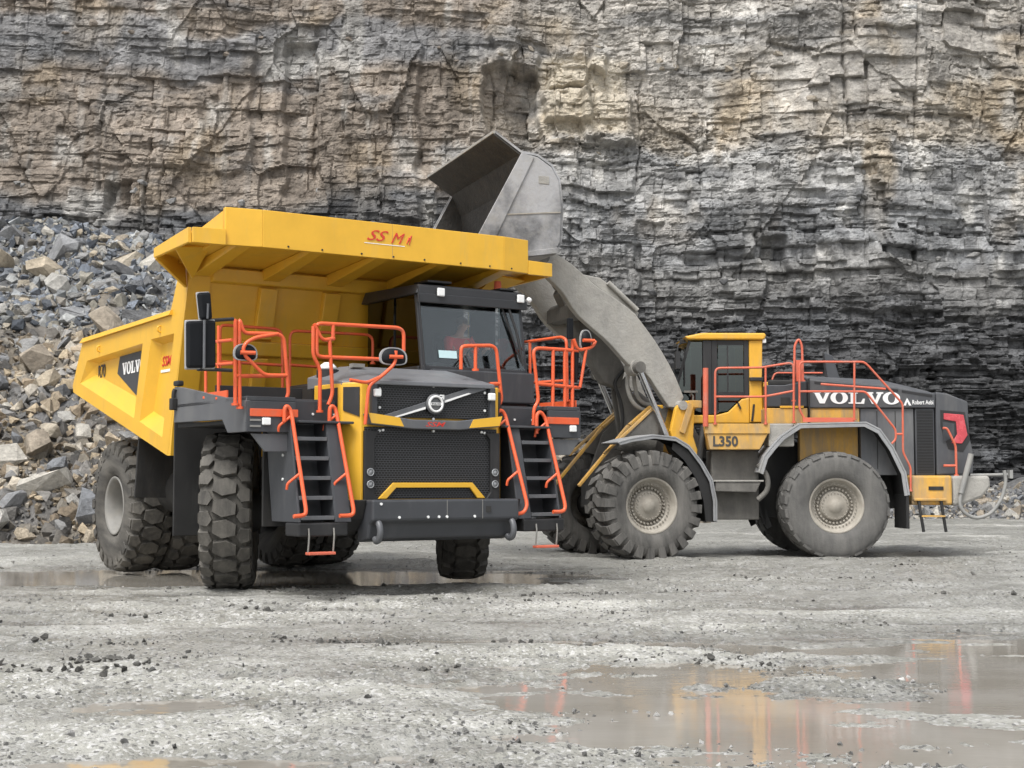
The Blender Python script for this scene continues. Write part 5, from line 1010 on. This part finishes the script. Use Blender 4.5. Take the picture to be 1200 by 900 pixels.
MB().prism([(1.35, 2.2), (2.0, 2.3), (2.15, 3.2), (1.95, 3.5), (1.75, 3.1), (1.45, 2.7)], 'y', -.14, -.10).prism([(1.35, 2.2), (2.0, 2.3), (2.15, 3.2), (1.95, 3.5), (1.75, 3.1), (1.45, 2.7)], 'y', .10, .14).build('linkage_plate', MUDD, L_, .02, AR)
for k, h in enumerate(HOSES): MB().tube([(q[0]+.02, q[1]+.12, q[2]) for q in h], .042 if k < 2 else .034, 8, .25).build('hydraulic_hose', MUD if k < 2 else FLAP, L_, rz=AR)
MB().tube([(2.06, -.2, 3.45), (2.08, -.2, 3.2), (1.98, -.2, 2.95), (1.75, -.2, 2.8)], .038, 8, .2).build('hydraulic_hose', MUDD, L_, rz=AR)
# bucket
BW = 2.0
wrap = [(5.95, 5.24), (4.15, 5.52), (4.06, 5.70), (4.03, 6.30), (4.08, 6.82), (4.22, 7.06), (4.48, 7.22), (4.80, 7.26), (5.29, 7.58)]
def shell(path, off, th, w):
    P = [Vector((p[0], p[1])) for p in path]; N_ = []
    for i in range(len(P)):
        d = (P[min(i+1, len(P)-1)]-P[max(i-1, 0)]).normalized(); N_.append(Vector((d.y, -d.x)))
    a = [p+n*off for p, n in zip(P, N_)]; b = [p+n*(off+th) for p, n in zip(P, N_)]
    return MB().prism([tuple(q) for q in a]+[tuple(q) for q in b[::-1]], 'y', -w, w)
bucket = shell(wrap, 0, -.04, BW).build('bucket', STEEL, L_, rz=AR)
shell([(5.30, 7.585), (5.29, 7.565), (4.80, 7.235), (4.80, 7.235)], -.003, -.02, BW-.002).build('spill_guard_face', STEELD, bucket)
MB().prism([(4.82, 7.22), (4.62, 6.80), (4.56, 6.30), (4.62, 5.90), (4.82, 5.66), (5.30, 5.46), (5.85, 5.31), (5.84, 5.275), (4.18, 5.53), (4.08, 5.72), (4.055, 6.30), (4.10, 6.80), (4.24, 7.03), (4.49, 7.19)], 'y', -BW+.035, BW-.035).build('added_filler', STEELD, bucket)  # added filler: makes the bucket shallower so its inside shades less
SP = [(4.78, 7.245), (5.83, 5.29), (4.16, 5.54), (4.075, 5.70), (4.045, 6.30), (4.095, 6.80), (4.23, 7.03), (4.49, 7.19)]
for s in (-1, 1):
    MB().prism(SP, 'y', s*(BW+.002), s*(BW+.045)).build('side_plate', STEEL, bucket, .01)
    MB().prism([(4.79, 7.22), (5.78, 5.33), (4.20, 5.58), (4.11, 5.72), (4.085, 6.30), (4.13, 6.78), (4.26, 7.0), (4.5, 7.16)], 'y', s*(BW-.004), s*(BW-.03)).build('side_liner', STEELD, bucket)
    MB().prism([(4.80, 7.255), (5.86, 5.285), (5.46, 5.36), (4.57, 7.18)], 'y', s*(BW+.048), s*(BW+.075)).build('side_cutter', STEEL, bucket, .008)
    MB().prism([(4.09, 5.60), (4.09, 5.50), (5.5, 5.28), (5.5, 5.36)], 'y', s*(BW+.046), s*(BW+.07)).build('heel_plate', STEEL, bucket, .006)
    MB().prism([(4.07, 6.22), (5.10, 6.12), (5.10, 6.14), (4.07, 6.24)], 'y', s*(BW+.046), s*(BW+.06)).build('weld_strip', RIM, bucket)
    MB().prism([(4.28, 6.72), (4.48, 6.72), (4.48, 6.86), (4.28, 6.86)], 'y', s*(BW+.046), s*(BW+.055)).build('wear_pad', MUD, bucket, .01)
MB().prism([(5.90, 5.22), (6.06, 5.18), (6.06, 5.22), (5.90, 5.285)], 'y', -BW-.05, BW+.05).build('cutting_edge', STEEL, bucket, .006)
MB().beam((5.30, -BW, 7.585), (5.30, BW, 7.585), .05, .05).build('spill_lip', MUD, bucket, .006)
for k in range(8):
    y = -1.75+k*.5; MB().prism([(6.0, 5.17), (6.28, 5.14), (6.28, 5.17), (6.0, 5.26)], 'y', y-.07, y+.07).build('tooth', STEEL, bucket, .01)
for y in (-.8, .8, 0): MB().prism([(4.04, 5.52), (3.84, 5.55), (3.84, 5.75), (4.02, 6.5), (4.04, 6.5)], 'y', y-.14, y-.09).prism([(4.04, 5.52), (3.84, 5.55), (3.84, 5.75), (4.02, 6.5), (4.04, 6.5)], 'y', y+.09, y+.14).build('hinge_ear', MUDD, bucket, .01)
MB().prism([(4.30, 7.15), (4.60, 7.26), (4.90, 7.34), (4.62, 7.44), (4.34, 7.34)], 'y', -1.9, -1.86).prism([(4.2, 7.03), (4.45, 7.2), (4.8, 7.27), (4.6, 7.36), (4.3, 7.28), (4.12, 7.1)], 'y', 1.6, 1.64).build('spill_gusset', STEEL, bucket, .01)
# front mudguards
def arch(name, pts, y0, y1, m_top, m_in, lip, rz=None, drop=.14):
    P = [Vector((p[0], p[1])) for p in pts]; c = Vector((sum(p.x for p in P)/len(P), 1.0)); top = MB(); o_ = []
    for p in P: o_.append(p+(p-c).normalized()*.035)
    top.prism([tuple(q) for q in P]+[tuple(q) for q in o_[::-1]], 'y', y0, y1); g = top.build(name, m_top, L_, .008, rz)
    i_ = [p-(p-c).normalized()*drop for p in P]; s = 1 if y1 > y0 else -1
    MB().prism([tuple(q-(q-c).normalized()*.003) for q in P]+[tuple(q) for q in i_[::-1]], 'y', y1-s*.03, y1-s*.005).build('guard_lip', lip, g, .006)
    MB().prism([tuple(q-(q-c).normalized()*.004) for q in P]+[tuple(q-(q-c).normalized()*.02) for q in P[::-1]], 'y', y0, y1-s*.035).build('guard_liner', m_in, g); return g
FG = [(2.80, 2.15), (2.55, 2.22), (2.10, 2.29), (1.65, 2.25), (1.38, 2.10), (1.12, 1.80), (.92, 1.48), (.84, 1.1), (.84, .72)]
GALV = mat('galvanised_dusty', (.27, .275, .282), .5, var=.3, dirt=.45, dcol=(.30, .285, .25), dscale=2.)
for s in (1, -1):
    g = arch('front_mudguard', FG, s*.95, s*1.70, GALV, FLAP, GALV, AR, .05)
    MB().prism([(1.40, 2.08), (1.14, 1.78), (.95, 1.46), (.875, 1.1), (.875, .72), (1.02, .72), (1.06, 1.1), (1.2, 1.5), (1.45, 1.85), (1.7, 2.05), (1.68, 2.18)], 'y', s*1.60, s*1.64).build('mudguard_flap', FLAP, g, .006)
for k in range(26):   # dried mud left on the far front mudguard
    x = rr_.uniform(.9, 2.6); put_rock(loader, 'mud_clod', fr_(x, -rr_.uniform(1.05, 1.75), 2.32-.12*abs(x-2.)+rr_.uniform(0, .06)), rr_.uniform(.10, .24), rr_.randrange(18), rr_)
RGp = [(-.62, 1.62), (-.72, 1.92), (-.88, 2.12), (-1.05, 2.30), (-1.38, 2.52), (-2.62, 2.55), (-2.88, 2.42), (-3.12, 2.08), (-3.34, 1.62), (-3.40, 1.20)]
for s in (1, -1):
    g = arch('rear_mudguard', RGp, s*.75, s*1.68, GALV, CHAS, GALV, None, .07)
    MB().box(-3.42, -3.36, *sorted((s*.85, s*1.66)), .58, 1.22).build('mudguard_flap', FLAP, g, .008)
    MB().prism([(-.60, 1.62), (-.80, 1.90), (-.66, 1.10), (-.9, .55), (-1.0, .60), (-.80, 1.15), (-.74, 1.55)], 'y', s*.8, s*.84).build('inner_liner', CHAS, g)
# rear body
LHOOD = mat('loader_hood_paint', (.066, .069, .076), .45, var=.12, dirt=.4, dcol=(.14, .138, .132), dscale=1.8)
def hood_sec(x, zf, zt): return [(x, -1.28, 2.86), (x, -1.30, zf), (x, -.80, zt), (x, .80, zt), (x, 1.30, zf), (x, 1.28, 2.86)]
secs = [hood_sec(-1.64, 3.40, 3.50), hood_sec(-3.15, 3.27, 3.43), hood_sec(-4.06, 3.13, 3.21)]
hm = MB(); hm.add([p for s_ in secs for p in s_], [(i*6+j, i*6+(j+1) % 6, (i+1)*6+(j+1) % 6, (i+1)*6+j) for i in range(2) for j in range(6)]+[(0, 1, 2, 3, 4, 5), (17, 16, 15, 14, 13, 12)])
hood2 = hm.build('engine_hood', LHOOD, L_, .02)
lettering(SLAB, (-1.72, 1.288, 2.945), (-1, 0, -.010), (0, 0, 1), (0, 1, 0), 1.68, .225, WHT, hood2)
lettering(text_shape('Robert Aebi', 0, .8, .012), (-3.62, 1.288, 2.925), (-1, 0, 0), (0, 0, 1), (0, 1, 0), .40, .085, WHT, hood2)
MB().prism([(-3.45, 2.905), (-3.52, 3.05), (-3.60, 2.905), (-3.555, 2.905), (-3.52, 2.985), (-3.495, 2.905)], 'y', 1.289, 1.295).build('hood_emblem', WHT, hood2)
for x0, x1 in ((-1.75, -2.25), (-2.32, -2.80), (-2.86, -3.35), (-3.42, -4.0)):
    zf = lambda x: np.interp(-x, [1.64, 3.15, 4.06], [3.40, 3.27, 3.13])
    MB().prism([(x0, zf(x0)-.075), (x1, zf(x1)-.075), (x1, zf(x1)-.03), (x0, zf(x0)-.03)], 'y', 1.291, 1.302).build('hood_vent', BLK, hood2)
MB().box(-1.66, -1.645, -1.29, 1.31, 2.5, 3.42).build('hood_gap', CHAS, hood2)
sh = MB().prism([(-.86, 2.88), (-1.63, 2.88), (-1.63, 3.38), (-1.2, 3.30), (-.86, 3.30)], 'y', -1.22, 1.22).build('service_cover', GRY, L_, .02)
MB().box(-1.30, -1.12, 1.222, 1.232, 2.93, 3.06).build('filler_recess', CHAS, sh); MB().box(-1.55, -1.1, 1.222, 1.26, 2.86, 2.90).build('hand_bar', YELL, sh)
MB().box(-1.5, -.95, -.5, .9, 3.31, 3.42).build('roof_vent_box', CHAS, sh, .03)
ys = MB().box(-1.63, -.82, -1.24, 1.24, 2.56, 2.855).box(-2.62, -1.665, -1.24, 1.24, 2.56, 2.855).build('side_skirt', YELD, L_, .015)
MB().box(-2.58, -1.70, 1.245, 1.25, 2.6, 2.82).build('stained_panel', YELD, ys)
eng = MB().box(-3.66, -2.64, -1.22, 1.22, 1.58, 2.855).build('engine_panel', GRYL, L_, .015)
for x in (-2.95, -3.3): MB().box(x-.012, x, 1.221, 1.228, 1.7, 2.8).build('panel_seam', CHAS, eng)
MB().box(-2.62, -1.5, .9, 1.1, 1.7, 2.54).build('inner_panel', YELD, L_, .01)
rad = MB().box(-4.05, -3.68, -1.24, 1.24, 1.58, 2.855).build('radiator_housing', GRY, L_, .015)
MB().box(-4.02, -3.71, 1.242, 1.25, 1.62, 2.82).build('radiator_screen', GRIL, rad)
tl = MB().prism([(-4.075, 1.58), (-4.075, 3.17), (-4.30, 3.14), (-4.70, 2.98), (-4.71, 2.36), (-4.79, 1.95), (-4.77, 1.60)], 'y', -1.26, 1.26).build('tail_housing', LHOOD, L_, .03)
MB().prism([(-4.22, 2.76), (-4.60, 2.73), (-4.67, 2.34), (-4.56, 2.18), (-4.36, 2.19), (-4.47, 2.36), (-4.45, 2.60), (-4.22, 2.64)], 'y', 1.262, 1.285).build('tail_light', REDG, tl, .01)
MB().prism([(-4.16, 2.82), (-4.63, 2.78), (-4.72, 2.25), (-4.58, 2.02), (-4.30, 2.08), (-4.16, 2.5)], 'y', 1.261, 1.268).build('light_surround', BLK, tl)
MB().prism([(-4.20, 2.60), (-4.20, 2.2), (-4.42, 2.32), (-4.42, 2.56)], 'y', 1.269, 1.276).build('tail_recess', GRY, tl)
MB().box(-4.74, -4.715, -1.0, 1.0, 1.7, 2.9).build('rear_grille', GRIL, tl)
cw = MB().box(-4.27, -3.50, -1.55, 1.55, 1.02, 1.575).build('counterweight', YELD, L_, .04)
MB().box(-4.10, -3.82, 1.55, 1.562, 1.30, 1.37).build('step_slot', CHAS, cw)
MB().prism([(-4.29, 1.57), (-5.00, 1.57), (-5.02, 1.36), (-4.85, 1.16), (-4.45, 1.02), (-4.29, 1.0)], 'y', -1.5, 1.5).build('counterweight_tail', MUD, cw, .05)
ld = MB().box(-4.14, -3.52, 1.35, 1.62, 1.10, 1.15).build('rear_steps', YELD, L_, .01)
for x in (-3.62, -4.04): MB().tube([(x, 1.58, 1.12), (x-.03, 1.60, .85), (x-.08, 1.60, .52)], .03, 6, .1).build('step_strap', FLAP, ld)
MB().box(-4.10, -3.66, 1.50, 1.64, .80, .83).build('step_tread', YELD, ld)
MB().tube(L_HOSE[0], .035, 8, .12).build('coolant_hose', HOSE, L_); MB().tube([L_HOSE[0][0], L_HOSE[0][2]], .055, 8, 0).build('hose_sleeve', HOSE, L_)
MB().tube([(-4.7, 1.3, 1.58), (-5.38, 1.45, 1.59)], .03, 8, 0).box(-5.42, -5.36, 1.40, 1.56, 1.52, 1.68).build('hose_arm', HOSE, L_)
MB().hexa([(-2.35, -.35, 3.4), (-2.35, -.1, 3.4), (-2.62, -.1, 3.4), (-2.62, -.35, 3.4), (-2.28, -.32, 4.05), (-2.28, -.15, 4.05), (-2.46, -.15, 3.98), (-2.46, -.32, 3.98)]).build('exhaust_stack', GRY, L_, .02)
# railings
rails('walkway_railing', L_RAIL, .021, ORGD, L_); rails('walkway_railing', L_RAIL2, .021, ORGD, L_); rails('far_railing', L_FARRAIL, .019, ORGD, L_); rails('gate_hoop', L_GATE, .023, ORGD, L_); rails('tail_handle', L_REARHANDLE, .024, ORGD, L_)
MB().tube(L_POLE[0], .052, 10, 0).build('grab_pole', ORGD, L_)
MB().box(-2.42, -1.45, 1.60, 1.64, 2.575, 2.66).build('toe_board', ORGD, L_)
MB().box(-1.50, -1.36, 1.47, 1.53, 3.35, 3.75).build('gate_plate', ORGD, L_)
# step box with the number, side steps
sb = MB().prism([(.36, 2.36), (.36, 2.54), (-.80, 2.54), (-.80, 2.36), (-.64, 2.06), (.30, 2.06)], 'y', 1.15, 1.60).build('step_box', YELD, L_, .015)
MB().box(-.83, .39, 1.602, 1.625, 2.36, 2.545).build('box_flange', YELD, sb, .005)
lettering(text_shape('L350', 0, .75, .032), (.24, 1.602, 2.115), (-1, 0, 0), (0, 0, 1), (0, 1, 0), .47, .20, BLKL, sb)
MB().box(-1.30, -.82, 1.05, 1.55, 2.12, 2.55).build('battery_box', MUD, L_, .02)
MB().box(-.68, .22, .6, 1.25, .74, 2.05).build('side_tank', MUDD, L_, .02)
stp = MB().prism([(.20, 1.28), (.20, 1.46), (-.66, 1.46), (-.56, 1.26)], 'y', 1.25, 1.60).build('side_step', MUDD, L_, .012)
MB().box(-.70, .24, 1.24, 1.62, 1.462, 1.49).build('step_tread', MUD, stp)
MB().tube([(-.60, 1.55, 1.78), (-.78, 1.57, 1.60), (-.80, 1.57, 1.30), (-.60, 1.55, 1.12)], .05, 8, .15).build('step_guard', MUDD, L_)
MB().tube([(.45, 1.3, 1.9), (.4, 1.3, 2.3), (.35, 1.1, 2.5)], .06, 8, .1).build('steering_hose', CHAS, L_)
# cab
lc = MB()
lc.prism([(.50, 4.17), (.62, 4.05), (.55, 4.05), (.42, 4.17)], 'y', -.78, .78)
lcab = MB().prism([(.60, 4.20), (.66, 4.26), (.32, 4.33), (-.90, 4.33), (-.93, 4.28), (-.88, 4.20)], 'y', -.88, .88).build('cab', YELL, L_, .03, label='dusty yellow cab with dark glazed sides')
for s in (1, -1):
    y0, y1 = s*.76, s*.82
    MB().prism([(-.60, 2.60), (-.86, 2.60), (-.84, 3.2), (-.86, 4.19), (-.60, 4.19)], 'y', y0, y1).build('rear_pillar', YELL, lcab, .015)
    MB().prism([(.60, 2.58), (-.595, 2.58), (-.595, 3.08), (-.45, 3.05), (-.18, 2.80), (.05, 2.74), (.60, 2.74)], 'y', y0, s*.83).build('lower_panel', YELL, lcab, .02)
    MB().prism([(.13, 2.75), (.30, 2.75), (.30, 4.19), (.13, 4.19)], 'y', y0, y1).build('door_pillar', BLK, lcab, .01)
    MB().prism([(.125, 2.77), (.02, 2.77), (.02, 4.19), (.125, 4.19)], 'y', s*.775, s*.80).prism([(-.50, 3.06), (-.59, 3.10), (-.59, 4.19), (-.50, 4.19)], 'y', s*.775, s*.80).prism([(.015, 4.10), (-.495, 4.10), (-.495, 4.19), (.015, 4.19)], 'y', s*.775, s*.80).prism([(.015, 3.13), (-.495, 3.13), (-.495, 3.19), (.015, 3.19)], 'y', s*.775, s*.80).prism([(-.17, 3.20), (-.20, 3.20), (-.20, 4.09), (-.17, 4.09)], 'y', s*.775, s*.79).build('door_frame', BLK, lcab)
    MB().prism([(.0, 2.80), (-.17, 2.82), (-.44, 3.07), (-.49, 3.10), (-.49, 4.12), (.0, 4.12)], 'y', s*.782, s*.788).build('door_window', GLSD, lcab)
    MB().prism([(.31, 2.78), (.68, 2.92), (.79, 3.30), (.54, 4.16), (.31, 4.16)], 'y', s*.782, s*.788).build('front_side_window', GLSD, lcab)
    MB().beam((.80, s*.78, 3.30), (.55, s*.78, 4.18), .05, .05).beam((.80, s*.78, 3.30), (.68, s*.78, 2.90), .05, .05).build('front_pillar', BLK, lcab)
    MB().beam((-.42, s*.86, 2.86), (-.36, s*.86, 2.98), .03, .03).build('door_handle', BLK, lcab)
MB().prism([(-.62, 2.62), (-.66, 2.62), (-.70, 2.95), (-.66, 2.95)], 'y', .832, .836).build('panel_line', CHAS, lcab)
MB().box(-.86, -.60, .80, .90, 3.40, 3.47).build('door_hinge', BLK, lcab, .01)
MB().box(-1.02, -.86, .45, .85, 2.6, 3.38).build('rear_post', YELL, lcab, .015)
MB().sheet([(.79, -.76, 3.30), (.79, .76, 3.30), (.54, .76, 4.16), (.54, -.76, 4.16)], .008).build('windscreen', GLSD, lcab)
MB().sheet([(.68, -.76, 2.90), (.68, .76, 2.90), (.79, .76, 3.29), (.79, -.76, 3.29)], .008).build('lower_windscreen', GLSD, lcab)
MB().box(-.80, .62, -.76, .76, 2.56, 2.66).build('cab_floor', CHAS, lcab); MB().box(-.84, -.82, -.72, .72, 3.2, 4.15).build('rear_window', GLSD, lcab)
MB().box(-.84, -.81, -.75, .75, 2.66, 3.2).build('rear_wall', BLK, lcab)
MB().box(-.55, -.05, -.25, .25, 2.9, 3.12).hexa([(-.62, -.24, 3.1), (-.48, -.24, 3.1), (-.48, .24, 3.1), (-.62, .24, 3.1), (-.70, -.2, 3.85), (-.58, -.2, 3.85), (-.58, .2, 3.85), (-.70, .2, 3.85)]).build('operator_seat', SEAT, lcab, .05)
MB().cyl((.45, 0, 2.66), (.25, 0, 3.35), .06).lathe([(.18, -.01), (.2, 0), (.18, .01)], 24, (.24, 0, 3.4), 'z').build('steering_column', BLK, lcab)
for y in (.5, -.5): MB().box(.60, .70, y-.08, y+.08, 4.16, 4.24).build('work_light', CHAS, lcab, .015)
MB().tube([(.62, .80, 4.15), (.80, .98, 4.10), (.82, 1.0, 3.9)], .016, 6, .05).box(.78, .86, .92, 1.12, 3.62, 3.95).build('cab_mirror', BLK, lcab)
MB().tube([(.66, .84, 4.02), (.66, .84, 3.3)], .012, 6, 0).build('wiper_rail', BLK, lcab)
MB().box(-.93, -.86, .70, .84, 4.14, 4.22).build('rear_lamp', LENS, lcab, .01)
MB().tube([(.55, 1.02, 2.75), (.52, 1.02, 3.10), (.60, 1.02, 3.18)], .02, 6, .03).box(.44, .70, .98, 1.06, 3.16, 3.20).build('lamp_post', MUDD, L_)
